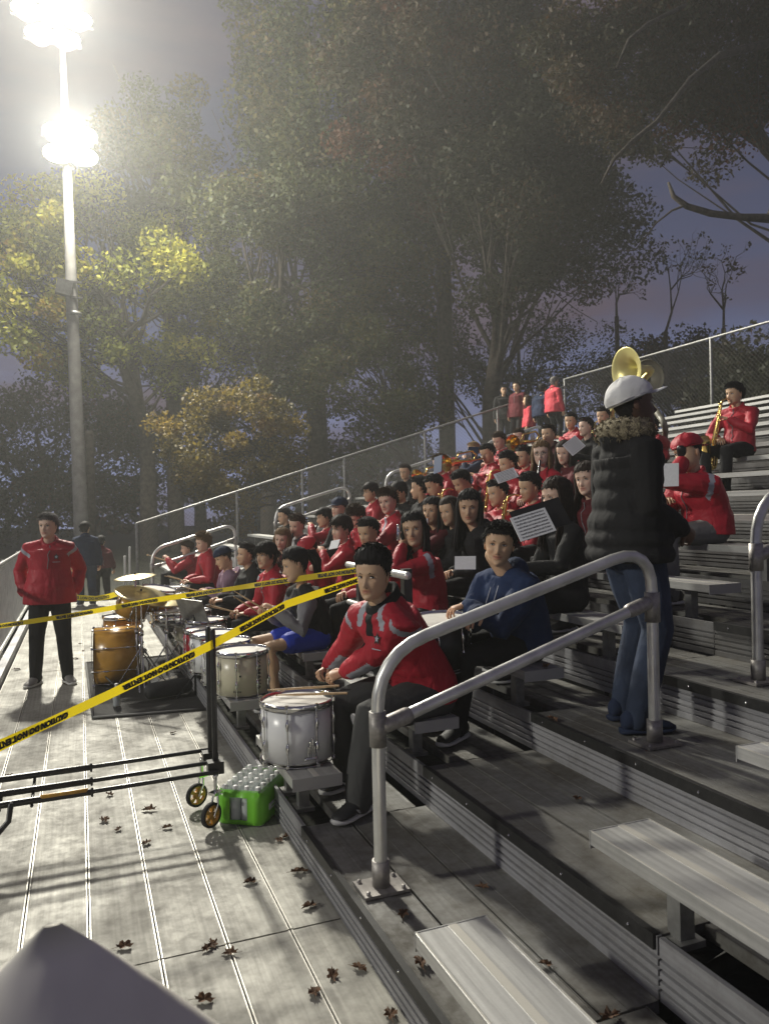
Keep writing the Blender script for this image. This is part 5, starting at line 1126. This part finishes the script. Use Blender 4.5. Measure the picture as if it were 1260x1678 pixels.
p = w_of(sk, sk['_']['wr'][1]); g = G(); g.tube([p + [.02, .02, -.06], p + [-.04, -.02, .08]], .035, 10); tag(g.build('black_mouthpiece', 'blackplastic'), 'black object held to the face of the musician in grey trousers', 'instrument')

# ================================================================ folding cart in the foreground
ct = thing('folding_cart', (.65, 4.33, 0), 0, 'black folding tube cart with amber wheels in the left foreground', 'cart')
for yy, top in ((4.41, 1.045), (4.25, 1.055)):
    G().tube([(.66, yy, .27), (.66, yy, top)], .0155, 8).build('upright', 'blacktube', ct, True)
for (yy, z0) in ((4.47, .345), (4.33, .315), (4.19, .305)):
    g = G(); g.tube([(.66, yy, z0), (-.02, yy, z0 - .01)], .012, 8); g.build('thin_rail', 'blacktube', ct, True)
    g = G(); g.tube([(.02, yy, z0 - .01), (-1.5, yy, z0 - .02)], .0175, 8); g.build('thick_rail', 'blacktube', ct, True)
    G().tube([(.03, yy, z0 - .03), (.03, yy, z0 + .005)], .007, 6).build('pin', 'blacktube', ct, True)
for x in (-.25, -.55, -.95): 
    g = G(); g.tube([(x, 4.48, .31), (x, 4.18, .27)], .008, 6); g.build('cross_rung', 'blacktube', ct, True)
for x0, yo in ((-.42, 4.33), (-.36, 4.15)):
    G().tube([(x0 + .02, yo, .30), (x0 + .01, yo - .02, .23), (x0 - .06, yo - .05, .16), (x0 - .40, yo - .10, .07), (x0 - .55, yo - .10, .055), (x0 - 1.0, yo - .10, .055)], .0135, 8).build('bent_handle', 'blacktube', ct, True)
G().tube([(-.20, 4.19, .302), (.0, 4.19, .303)], .0155, 8).build('yellow_sleeve', 'wheelgold', ct, True)
for yy in (4.42, 4.24): G().box(.615, .70, yy - .035, yy + .035, .285, .35, 0).build('corner_block', 'blackplastic', ct, True)
for (x, y, az) in ((.59, 4.50, 25), (.62, 4.17, 35)):
    M3 = rot('z', az); c = np.array([x, y, .085]) - np.array(ct.location)
    W = rot('z', az) @ rot('x', 90)
    w = G(); w.lathe([(.052, -.011), (.062, -.014), (.066, -.010), (.066, .010), (.062, .014), (.052, .011)], 28, 0, c, W); tyre = w.build('tyre', 'rubber', ct)
    g = G(); 
    for k in range(5):
        a0 = R(72 * k); V = []; n = 5
        for sg in (-.009, .009):
            for (rr, a_) in ((.018, -.35), (.053, -.26), (.053, .26), (.018, .35)): V.append(W @ np.array([rr * math.cos(a0 + a_), rr * math.sin(a0 + a_), sg]) + c)
        g.add(V, [(3, 2, 1, 0), (4, 5, 6, 7), (0, 1, 5, 4), (1, 2, 6, 5), (2, 3, 7, 6), (3, 0, 4, 7)], 0, False)
    g.lathe([(.046, -.010), (.053, -.011), (.053, .011), (.046, .010)], 28, 0, c, W); g.lathe([(0, -.014), (.02, -.013), (.02, .013), (0, .014)], 16, 0, c, W); g.build('wheel_rim', 'wheelgold', ct)
    g = G(); 
    for s in (-1, 1): g.tube([c + W @ np.array([0, 0, s * .022]), c + M3 @ np.array([.03, s * -.022, .055]), c + M3 @ np.array([.035, s * -.015, .105])], .006, 6)
    g.box(-.03, .03, -.026, .026, .10, .115, 0, M3, c + M3 @ np.array([.035, 0, 0])); g.tube([c + M3 @ [.035, 0, .11], c + M3 @ [.035, 0, .20]], .010, 8); g.build('caster_fork', 'chrome', ct)

# ================================================================ shrink-wrapped case of bottles
cs = thing('bottle_case', (.885, 4.33, .002), R(-36), 'green shrink-wrapped case of clear water bottles beside the front bench', 'bottle case')
mesh_body = None; nx, ny, dd = 4, 6, .066
for i in range(nx):
    for j in range(ny):
        p = np.array([(i - 1.5) * dd, (j - 2.5) * dd, 0]); g = G(); g.lathe([(0, .003), (.031, .003), (.032, .03), (.030, .05), (.032, .08), (.032, .13), (.022, .165), (.0125, .182), (.0125, .19), (0, .19)], 12, 0); 
        if mesh_body is None: mesh_body = g.mesh('bottle', 'clear'); gc = G(); gc.lathe([(.0145, .184), (.0145, .203), (.012, .206), (0, .206)], 10); mesh_cap = gc.mesh('bottle_cap', 'white')
        b = link('bottle', mesh_body, cs); b.location = tuple(p); c_ = link('bottle_cap', mesh_cap, b)
g = G(); hx, hy = 2.05 * dd, 3.05 * dd; n = 64; V = []; F = []
def wrapring(z, k, ins=0.):
    out = []
    for q in range(n):
        u = q / n * 4; s = int(u); f = u - s; P4 = [(-hx, -hy), (hx, -hy), (hx, hy), (-hx, hy)]; a = np.array(P4[s]); b = np.array(P4[(s + 1) % 4]); p = a + (b - a) * f; nn = nrm(np.array([(b - a)[1], -(b - a)[0]])); cnt = (4 if s % 2 == 0 else 6); p = p + nn * (.0 + .007 * abs(math.sin(f * cnt * math.pi)) * k - ins) ; cr = .016 * (1 - min(1, min(f, 1 - f) * 7)); p = p - nrm(p) * cr; out.append((p[0], p[1], z))
    return out
zs = [(.003, .4, .02), (.006, .6, .004), (.03, 1, 0), (.07, .8, 0), (.11, 1, 0), (.135, .9, .002), (.150, .5, .010), (.165, .3, .022)]
for z, k, ins in zs: V += wrapring(z * 1.14, k, ins)
for i in range(len(zs) - 1):
    for q in range(n):
        # oval handle openings in the two short ends stay free of wrap
        u = q / n * 4; s = int(u); f = u - s + .5 / 16
        if s in (0, 2) and abs(f - .5) < .17 and 1 < i < 5: continue
        F.append((i * n + q, i * n + (q + 1) % n, (i + 1) * n + (q + 1) % n, (i + 1) * n + q))
g.add(V, F); g.build('shrink_wrap', 'green', cs)
g = G(); g.box(hx + .0095, hx + .0115, -.13, .13, .070, .105, 0); g.box(-hx - .0115, -hx - .0095, -.13, .13, .07, .105, 0); g.build('label_band', 'paper', cs)
g = G(); g.box(hx + .0117, hx + .0121, -.10, .10, .080, .086); g.box(hx + .0117, hx + .0121, -.07, .09, .092, .097); g.build('label_print', 'green', cs)
M['film'] = P('clear_stretch_film', (.85, .9, .9), .08, Transmission_Weight=0., Alpha=.16)[0]
g = G(); nn_ = 15; rs = np.random.default_rng(9); V = []; F = []
for i in range(nn_):
    for j in range(nn_):
        u, v = i / (nn_ - 1) - .5, j / (nn_ - 1) - .5; e = 1 - max(abs(u), abs(v)) * 2; V.append((u * 2 * hx * .97, v * 2 * hy * .97, .186 + .028 * min(1, e * 4) + rs.uniform(-.005, .004)))
for i in range(nn_ - 1):
    for j in range(nn_ - 1): F.append((i * nn_ + j, i * nn_ + j + 1, (i + 1) * nn_ + j + 1, (i + 1) * nn_ + j))
g.add(V, F, 0, False); g.build('clear_film', 'film', cs)

# ================================================================ caution tape
def tape(pts, label, w=.047, up=(0, 0, 1), twist=(), txt='CAUTION DO NOT ENTER', period=1.15, flip=True, tw=0.):
    pts = [np.asarray(p, float) for p in pts]; S = [0]; 
    for a, b in zip(pts, pts[1:]): S.append(S[-1] + np.linalg.norm(b - a))
    def at(s):
        s = min(max(s, 0), S[-1] - 1e-6); i = max(k for k in range(len(S) - 1) if S[k] <= s); u = (s - S[i]) / (S[i + 1] - S[i]); p = pts[i] * (1 - u) + pts[i + 1] * u; d = nrm(pts[i + 1] - pts[i]); a = tw * math.sin(s * 1.7) + sum(A * math.exp(-((s - c) / q) ** 2) for c, q, A in twist)
        b = np.asarray(up, float); b = nrm(b - d * (b @ d)); n = np.cross(d, b); return p, d, b * math.cos(a) + n * math.sin(a), n * math.cos(a) - b * math.sin(a)
    g = G(); m = int(S[-1] / .05) + 2; V = []
    for i in range(m):
        p, d, b, n = at(S[-1] * i / (m - 1)); V += [p - b * w / 2, p, p + b * w / 2]
    F = [(3 * i + k, 3 * i + k + 1, 3 * i + 4 + k, 3 * i + 3 + k) for i in range(m - 1) for k in (0, 1)]; g.add(V, F); t = g.build('caution_tape', 'tape'); tag(t, label, 'tape', 'yellow caution tapes')
    TV, TF = text_geo(txt, w * .74, .0028); W = TV[:, 0].max() - TV[:, 0].min(); gt = G(); s0 = .1
    while s0 + W < S[-1]:
        for side in (1, -1):
            V = []
            for v in TV:
                x = v[0] + W / 2; x = x if (side < 0) else W - x; p, d, b, n = at(s0 + x); y = v[1] * (-1 if flip else 1); V.append(p + b * y * 1.0 + n * .0022 * side - np.array(t.location))
            gt.add(V, TF, 0, False)
        s0 += W + .34
    tag(gt.build('lettering', 'ink', t), kind='stuff'); return t
pA = np.array([1.93, 5.0, 1.26]); pU = np.array([.655, 4.22, 1.00]); pB = atD(0, 1222, 3.15); pB2 = pB + (pB - pU) * .25
pU = atD(347, 1057, 4.17); pM = atD(470, 990, 4.75)
tape([pA, pM, pU, atD(180, 1138, 3.75), pB, pB2], 'nearest yellow caution tape sloping down to the left edge of the photo', tw=.12, twist=((3.0, .25, .5),))
pC = np.array([1.93, 5.25, 1.27]); pD = atX(-40, 1032, -.97); tape([pC, atD(430, 957, 6.4), atD(250, 984, 7.0), atD(120, 1008, 7.35), pD], 'second caution tape stretched past the legs of the man in red', tw=.2, twist=((1.6, .3, .6),))
tape([atD(108, 973, 14.6), atD(128, 979, 14.5), atD(158, 981, 14.4), atD(180, 977, 14.3), atD(200, 970, 14.2)], 'short slack caution tape hanging across the far end of the walkway', w=.10, twist=())
pE = np.array([.40, 9.35, .02])

# ================================================================ fallen oak leaves
def oakleaf(seed):
    rs = np.random.default_rng(seed); n = 26; out = []
    for i in range(n):
        a = 2 * math.pi * i / n; lob = 1 if i % 4 in (1, 2) else .45; r = .055 * (.55 + .55 * lob) * rs.uniform(.85, 1.15); out.append((math.cos(a) * r * 1.25, math.sin(a) * r * .85))
    V = [(0, 0, .012)] + [(x, y, .006 + .035 * abs(math.sin(i * 1.3 + seed)) * rs.random() + abs(y) * .35) for i, (x, y) in enumerate(out)]; F = [(0, 1 + i, 1 + (i + 1) % n) for i in range(n)]
    g = G(); g.add(V, F, 0, False); g.tube([(.0, 0, .011), (.075, .004, .008), (.11, .012, .004)], .0016, 4); return g.mesh('fallen_leaf', 'leafdry')
LF = [oakleaf(i) for i in range(5)]
spots = [(335, 1640, 0), (515, 1628, 0), (545, 1600, 0), (340, 1555, 0), (378, 1563, 0), (205, 1552, 0), (410, 1447, 0), (458, 1378, 0), (490, 1430, 0), (245, 1328, 0), (275, 1357, 0), (240, 1383, 0), (195, 1360, 0), (172, 1345, 0), (180, 1303, 0), (15, 1273, 0), (507, 1487, 0), (588, 1588, 0), (640, 1665, 0), (349, 1548, 0), (284, 1202, 0), (28, 1098, 0), (108, 1122, 0), (132, 1055, 0), (470, 1372, 0), (690, 1580, .17), (893, 1582, .17), (1000, 1668, .17), (945, 1310, .37), (790, 1455, .17), (660, 1500, .17), (905, 1180, .57), (895, 1093, .80), (125, 1080, 0), (137, 1067, 0)]
for i, (x, y, z) in enumerate(spots):
    p = atZ(x, y, z + .003); o = link('fallen_leaf', LF[i % 5]); o.location = tuple(p); s = rng.uniform(.34, .55); o.scale = (s, s, s); o.rotation_euler = (rng.uniform(-.15, .15), rng.uniform(-.15, .15), rng.uniform(0, 6.28)); tag(o, *(('dry brown oak leaf curled on the pale walkway planks in the foreground', 'leaf', 'fallen leaves on the near walkway') if z == 0 and y > 1290 else ('small dry leaf far along the walkway near the feet of the man in red', 'leaf', 'fallen leaves on the far walkway') if z == 0 else
        ('dry brown oak leaf on the lowest bleacher step boards', 'leaf', 'fallen leaves on the lowest step') if z == .17 else ('dry leaf lying %s' % {.37: 'on the second step of the near aisle', .57: 'on the third step near the white capped person', .80: 'on the seat board beside the boy in blue'}[z], 'leaf')))

# ================================================================ pale grey cloth bundle right below the camera
M['softgrey'] = cloth('soft_grey_fabric', (.90, .86, .76), .85, .5, 5)
ap = atD(86, 1515, .95); n = 40; m_ = 26; V = []; F = []; g = G()
for j in range(m_):
    v = j / (m_ - 1)
    for i in range(n):
        a = 2 * math.pi * i / n; r = (.010 + 1.05 * v ** .95) * (1 + .10 * math.sin(2 * a + .8) + .04 * v * math.sin(5 * a + 2)); V.append((ap[0] - .06 * v + r * math.cos(a) * .95, ap[1] + r * math.sin(a) * .36 - .10 * v, ap[2] * (1 - v ** 1.05) + .02 * v * math.sin(3 * a + 5 * v)))
for j in range(m_ - 1):
    for i in range(n): F.append((j * n + i, j * n + (i + 1) % n, (j + 1) * n + (i + 1) % n, (j + 1) * n + i))
F.append(tuple(range(n))); V = np.array(V); V[:, 2] = np.maximum(V[:, 2], .004)
V = V + np.stack([vnoise(V, 3.2, 8), vnoise(V, 3.0, 9), .3 * vnoise(V, 3.5, 10)], 1) * .035 * np.clip((ap[2] - V[:, 2:3]) * 4, 0, 1); V[:, 2] = np.maximum(V[:, 2], .004); g.add(V, F); tag(g.build('grey_blanket', 'softgrey'), 'blurry peaked grey blanket draped at the bottom left corner, closest to the camera', 'blanket')
# ================================================================ trees
def leafmat(name, cols, trans=.45):
    m, t, b = P(name, cols[0], .6); geo = N(t, 'ShaderNodeNewGeometry'); a = N(t, 'ShaderNodeVertexColor'); a.layer_name = 'hue'
    r = ramp(t, a.outputs[0], [(i / (len(cols) - 1), c) for i, c in enumerate(cols)]); L(t, r.outputs[0], b.inputs['Base Color'])
    tr = N(t, 'ShaderNodeBsdfTranslucent'); L(t, r.outputs[0], tr.inputs[0]); mx = N(t, 'ShaderNodeMixShader'); mx.inputs[0].default_value = trans
    out = t.nodes['Material Output']; L(t, b.outputs[0], mx.inputs[1]); L(t, tr.outputs[0], mx.inputs[2]); L(t, mx.outputs[0], out.inputs[0]); return m
LM = dict(green=leafmat('oak_leaf_green', [(.030, .042, .012), (.050, .064, .016), (.085, .085, .02), (.13, .09, .025)]), yellow=leafmat('oak_leaf_yellow', [(.10, .12, .018), (.24, .26, .03), (.46, .42, .045), (.38, .24, .03)]),
          gold=leafmat('oak_leaf_gold', [(.07, .06, .014), (.13, .10, .02), (.21, .15, .028), (.16, .085, .02)]), dark=leafmat('dark_leaf', [(.022, .027, .012), (.032, .038, .014), (.045, .043, .018), (.09, .045, .018)]), rust=leafmat('rust_leaf', [(.035, .038, .014), (.05, .042, .016), (.075, .042, .016), (.10, .035, .013)]))
def crown(cl, per, size, mat, parent, seed, flat=.75):
    """cl: list of (centre, radius) clumps; leaves are small pointed quads spread through each clump"""
    rs = np.random.default_rng(seed); C = np.repeat(np.array([c for c, r in cl]), per, 0); Rr = np.repeat(np.array([r for c, r in cl]), per); n = len(C)
    hue = np.repeat(np.clip(rs.normal(.42, .22, len(cl)), 0, 1), per) + rs.normal(0, .12, n)
    d = rs.normal(size=(n, 3)); d /= np.linalg.norm(d, axis=1, keepdims=True); rad = Rr * rs.random(n) ** .42; off = d * rad[:, None]; off[:, 2] *= flat; Pn = C + off
    a = rs.normal(size=(n, 3)); a[:, 2] -= .5; a /= np.linalg.norm(a, axis=1, keepdims=True); b = np.cross(a, rs.normal(size=(n, 3))); b /= np.linalg.norm(b, axis=1, keepdims=True); nn = np.cross(a, b)
    s = size * rs.uniform(.6, 1.3, n)[:, None]; V = np.stack([Pn - a * s * .5, Pn + b * s * .30 + nn * s * .08, Pn + a * s * .5, Pn - b * s * .30 + nn * s * .08], 1).reshape(-1, 3) - np.array(parent.location)
    me = bpy.data.meshes.new('crown'); me.vertices.add(4 * n); me.vertices.foreach_set('co', V.ravel().astype(np.float32)); me.loops.add(4 * n); me.loops.foreach_set('vertex_index', np.arange(4 * n, dtype=np.int32)); me.polygons.add(n); me.polygons.foreach_set('loop_start', np.arange(0, 4 * n, 4, dtype=np.int32)); me.update(calc_edges=True)
    ca = me.color_attributes.new('hue', 'FLOAT_COLOR', 'POINT'); h = np.repeat(np.clip(hue, 0, 1), 4); ca.data.foreach_set('color', np.stack([h, h, h, np.ones_like(h)], 1).ravel().astype(np.float32)); me.materials.append(LM[mat]); return tag(link('crown', me, parent), kind='stuff')
def tree(base, trunk_h, ell, ncl, per, size, mat, label, seed, rc=(.9, 1.6), group='trees behind the bleachers', r0=.35, lo=-1., nl=16, shell=.55):
    """ell = (centre, radii) of the crown; limbs reach from the trunk to the clumps"""
    rs = np.random.default_rng(seed); base = np.array(base, float); c, rad = np.array(ell[0], float), np.array(ell[1], float); t = thing('oak_tree', base, 0, label, 'tree', group); cl = []
    while len(cl) < ncl:
        d = rs.normal(size=3); d = nrm(d); 
        if d[2] < lo: continue
        q = c + d * rad * (shell + (1 - shell) * rs.random()) * (.82 + .18 * math.sin(5 * d[0] + 3 * d[2] + seed)); cl.append((q, rs.uniform(*rc)))
    top = base + [0, 0, trunk_h]; g = G(); up2 = c + [0, 0, rad[2] * .35]
    g.tube([base - [0, 0, .4], base + [0, 0, .6], top, (top + up2) / 2 + rs.normal(size=3) * .3, up2], [r0 * 1.35, r0, r0 * .8, r0 * .5, r0 * .2], 10)
    for q, r in cl[:nl * 2]:
        st = top + (up2 - top) * rs.random() * .8; m_ = st * .5 + q * .5 + [0, 0, rs.uniform(-.6, .8)]; w = r0 * rs.uniform(.16, .34); g.tube([st, m_ * .5 + st * .5 + rs.normal(size=3) * .15, m_, q + rs.normal(size=3) * .2], [w, w * .8, w * .55, w * .15], 6)
        for _ in range(2): e = q + rs.normal(size=3) * r * .7; g.tube([m_, (m_ + e) / 2 + rs.normal(size=3) * .2, e], [w * .4, w * .25, .012], 4)
    g.build('trunk', 'bark', t, True); crown(cl, int(per * (1.35 if mat != 'dark' or seed in (107, 109) else .95)), size * .72, mat, t, seed); return t
def C_(px, py, Y): return atY(px, py, Y)
# left tree lit by the lamps
c = C_(170, 470, 30); tree((c[0] + 1.5, 31, -.2), 5, (c, (7.0, 3.2, 4.6)), 120, 260, .25, 'yellow', 'yellow green oak glowing beside the floodlight pole', 101, (.6, 1.15))
c = C_(240, 270, 31); tree((c[0] + 1.0, 32.5, -.2), 9, (c, (3.2, 3.0, 4.2)), 40, 260, .25, 'green', 'taller greener oak top right of the lower floodlights', 102, (.7, 1.2))
# main central oak
c = C_(590, 240, 30); tree((c[0] - 1.5, 32, -.2), 7, (c, (7.2, 5.0, 9.2)), 230, 330, .26, 'green', 'huge dim oak filling the middle of the photo', 103, (.9, 1.6), nl=24, r0=.5)
c = C_(470, 450, 27.5); tree((c[0] - .5, 29, -.2), 4, (c, (5.2, 2.8, 5.0)), 95, 250, .22, 'green', 'leafy oak in front of the huge one, above the fence', 104, (.8, 1.3))
c = C_(390, 740, 22.5); tree((c[0] + 2.2, 24, -.2), 2.0, (c, (2.5, 1.5, 2.6)), 75, 170, .17, 'gold', 'low oak branches with golden leaves hanging over the sloping fence', 105, (.35, .7), r0=.14, nl=16)
c = C_(620, 640, 26); tree((c[0] + 2, 27, -.2), 3, (c, (3.6, 2.0, 2.6)), 55, 200, .19, 'green', 'dull golden oak above the middle of the fence', 106, (.5, 1.0), r0=.18)
# right side canopy above and behind the stands
c = C_(880, 300, 24); tree((c[0] - 1, 26, -.2), 6, (c, (4.6, 4.0, 5.0)), 130, 330, .23, 'dark', 'dark oak canopy right of centre against the sky', 107, (.8, 1.4), r0=.4, nl=22)
c = C_(760, 100, 25); tree((c[0], 27, -.2), 12, (c, (6.5, 4.0, 5.5)), 110, 300, .24, 'rust', 'oak crown with rusty leaves at the top centre', 108, (.8, 1.4), nl=20)
c = C_(1130, 95, 17); tree((c[0] + 6.5, 17, 0), 8, (c, (6.2, 4.0, 2.7)), 120, 300, .20, 'rust', 'dark reddish canopy overhanging the top right corner', 109, (.6, 1.2), nl=12, r0=.22)
c = C_(850, 590, 34); tree((c[0], 35, 0), 2, (c, (10, 3, 3.2)), 80, 170, .24, 'dark', 'dark hedge of oaks behind the people at the top', 110, (.8, 1.5))
c = C_(60, 760, 38); tree((c[0], 39, -.2), 2, (c, (8.5, 3, 4.4)), 130, 240, .26, 'dark', 'dark low tree behind the man in red at the left edge', 111, (.9, 1.6))
c = C_(330, 650, 36); tree((c[0], 37, -.2), 2, (c, (7.5, 3, 4.8)), 80, 170, .26, 'dark', 'dark tree seen through the gaps beside the light pole', 112, (.9, 1.5))
c = C_(620, 790, 34); tree((c[0], 36, -.2), 2, (c, (8.5, 3, 3.0)), 75, 180, .26, 'dark', 'dark bushy tree right behind the sloping fence', 113, (.9, 1.5))
c = C_(1130, 620, 27); tree((c[0] + 1, 28, 0), 3, (c, (7.0, 3, 2.0)), 110, 260, .22, 'dark', 'dark tree line behind the top fence on the right', 114, (.6, 1.2))
c = C_(1300, 640, 16); tree((c[0] + 1, 17, 0), 3, (c, (4.0, 4, 1.5)), 90, 240, .2, 'dark', 'dark tree behind the top fence at the right edge', 115, (.6, 1.1))
# far-off wood closing the horizon
t = bpy.data.objects.new('tmp_root', None); t.location = (0, 0, 0); rs = np.random.default_rng(77)
cl = [((x, 58 + rs.uniform(-5, 5) + (0 if x < 35 else -(x - 35) * .5), rs.uniform(-.5, 3.6)), rs.uniform(1.2, 2.2)) for x in rs.uniform(-40, 95, 210)]
wd = crown(cl, 90, .55, 'dark', t, 5); wd.name = 'distant_wood'; wd.parent = None; bpy.data.objects.remove(t)
# thin half-bare saplings against the sky
def sapling(px, py0, py1, Y, label, seed, sp=1.0):
    rs = np.random.default_rng(seed); b = atY(px, py0, Y); tp = atY(px + rs.uniform(-20, 20), py1, Y); t = thing('sapling', (b[0], Y, b[2] - 2), 0, label, 'tree', 'half-bare saplings'); g = G(); cl = []
    def br(p, d, ln, w, dep):
        q = p + d * ln; mid = (p + q) / 2 + rs.normal(size=3) * ln * .08; g.tube([p, mid, q], [w, w * .8, w * .55], 4)
        if dep == 0: cl.append((q, .22)); return
        for _ in range(3 if dep > 1 else 2): br(q if rs.random() < .6 else mid, nrm(d + rs.normal(size=3) * .55 + [0, 0, .12]), ln * rs.uniform(.55, .8), w * .55, dep - 1)
    g.tube([np.array([b[0], Y, b[2] - 2]), b], .09, 6); br(b, nrm(tp - b), np.linalg.norm(tp - b) * .42, .07, 4); g.build('trunk', 'bark', t, True); crown(cl[::2], 6, .14, 'rust', t, seed)
sapling(1090, 545, 380, 24, 'half-bare sapling with few leaves against the violet sky, left one', 201); sapling(1185, 540, 385, 22, 'thin bare sapling with curling twigs near the right edge', 202); sapling(1010, 520, 430, 26, 'small bare sapling just right of the dark oak canopy', 203)
# the heavy limb reaching in from the right
t = thing('oak_limb', atY(1275, 355, 13.5), 0, 'crooked dark limb reaching in from the right edge under the canopy', 'branch'); g = G()
Y = 13.5
pts = [atY(1340, 240, Y), atY(1290, 300, Y), atY(1262, 358, Y), atY(1215, 356, Y), atY(1165, 350, Y), atY(1125, 338, Y), atY(1103, 322, Y), atY(1095, 300, Y + .3)]; g.tube(pts, [.20, .18, .13, .085, .08, .07, .055, .03], 8)
g.tube([atY(1120, 337, Y), atY(1100, 345, Y + .2), atY(1075, 365, Y + .4), atY(1040, 410, Y + .8), atY(1000, 412, Y + 1)], [.03, .025, .02, .015, .008], 5)
g.tube([pts[0], pts[0] + np.array([3.5, 0, 1.5]), pts[0] + np.array([5, 0, -4]), pts[0] + np.array([5.2, 0, -10])], [.22, .3, .4, .5], 8); g.build('branch', 'bark', t, True)
t2 = thing('oak_limb', atY(1030, 240, 14), 0, 'pale lit branch crossing the canopy at upper right', 'branch'); g = G()
g.tube([atY(1130, 130, 14), atY(1075, 200, 14), atY(1035, 232, 14), atY(1005, 262, 14), atY(985, 300, 14.3)], [.06, .055, .05, .04, .02], 7)
g.tube([atY(1120, 10, 14), atY(1060, 40, 14), atY(1030, 65, 14), atY(1010, 110, 14.2)], [.05, .045, .04, .02], 7); g.tube([atY(1130, 130, 14), atY(1180, 90, 14.3), atY(1300, 60, 14.5)], [.06, .09, .13], 7); g.build('branch', 'bark', t2, True)

# ================================================================ added scattering volume standing in for lens veil around the floodlights
hz = G(); hz.box(-60, 70, -14, 62, -2, 30); ho = hz.build('lens_veil', []); tag(ho, kind='stuff')
hm = bpy.data.materials.new('lens_veil'); hm.use_nodes = True; ht = hm.node_tree; ht.nodes.clear(); o = N(ht, 'ShaderNodeOutputMaterial'); v = N(ht, 'ShaderNodeVolumePrincipled'); v.inputs['Color'].default_value = (.86, .87, .84, 1); v.inputs['Density'].default_value = LENS_VEIL; v.inputs['Anisotropy'].default_value = .42; L(ht, v.outputs[0], o.inputs['Volume']); ho.data.materials.append(hm)
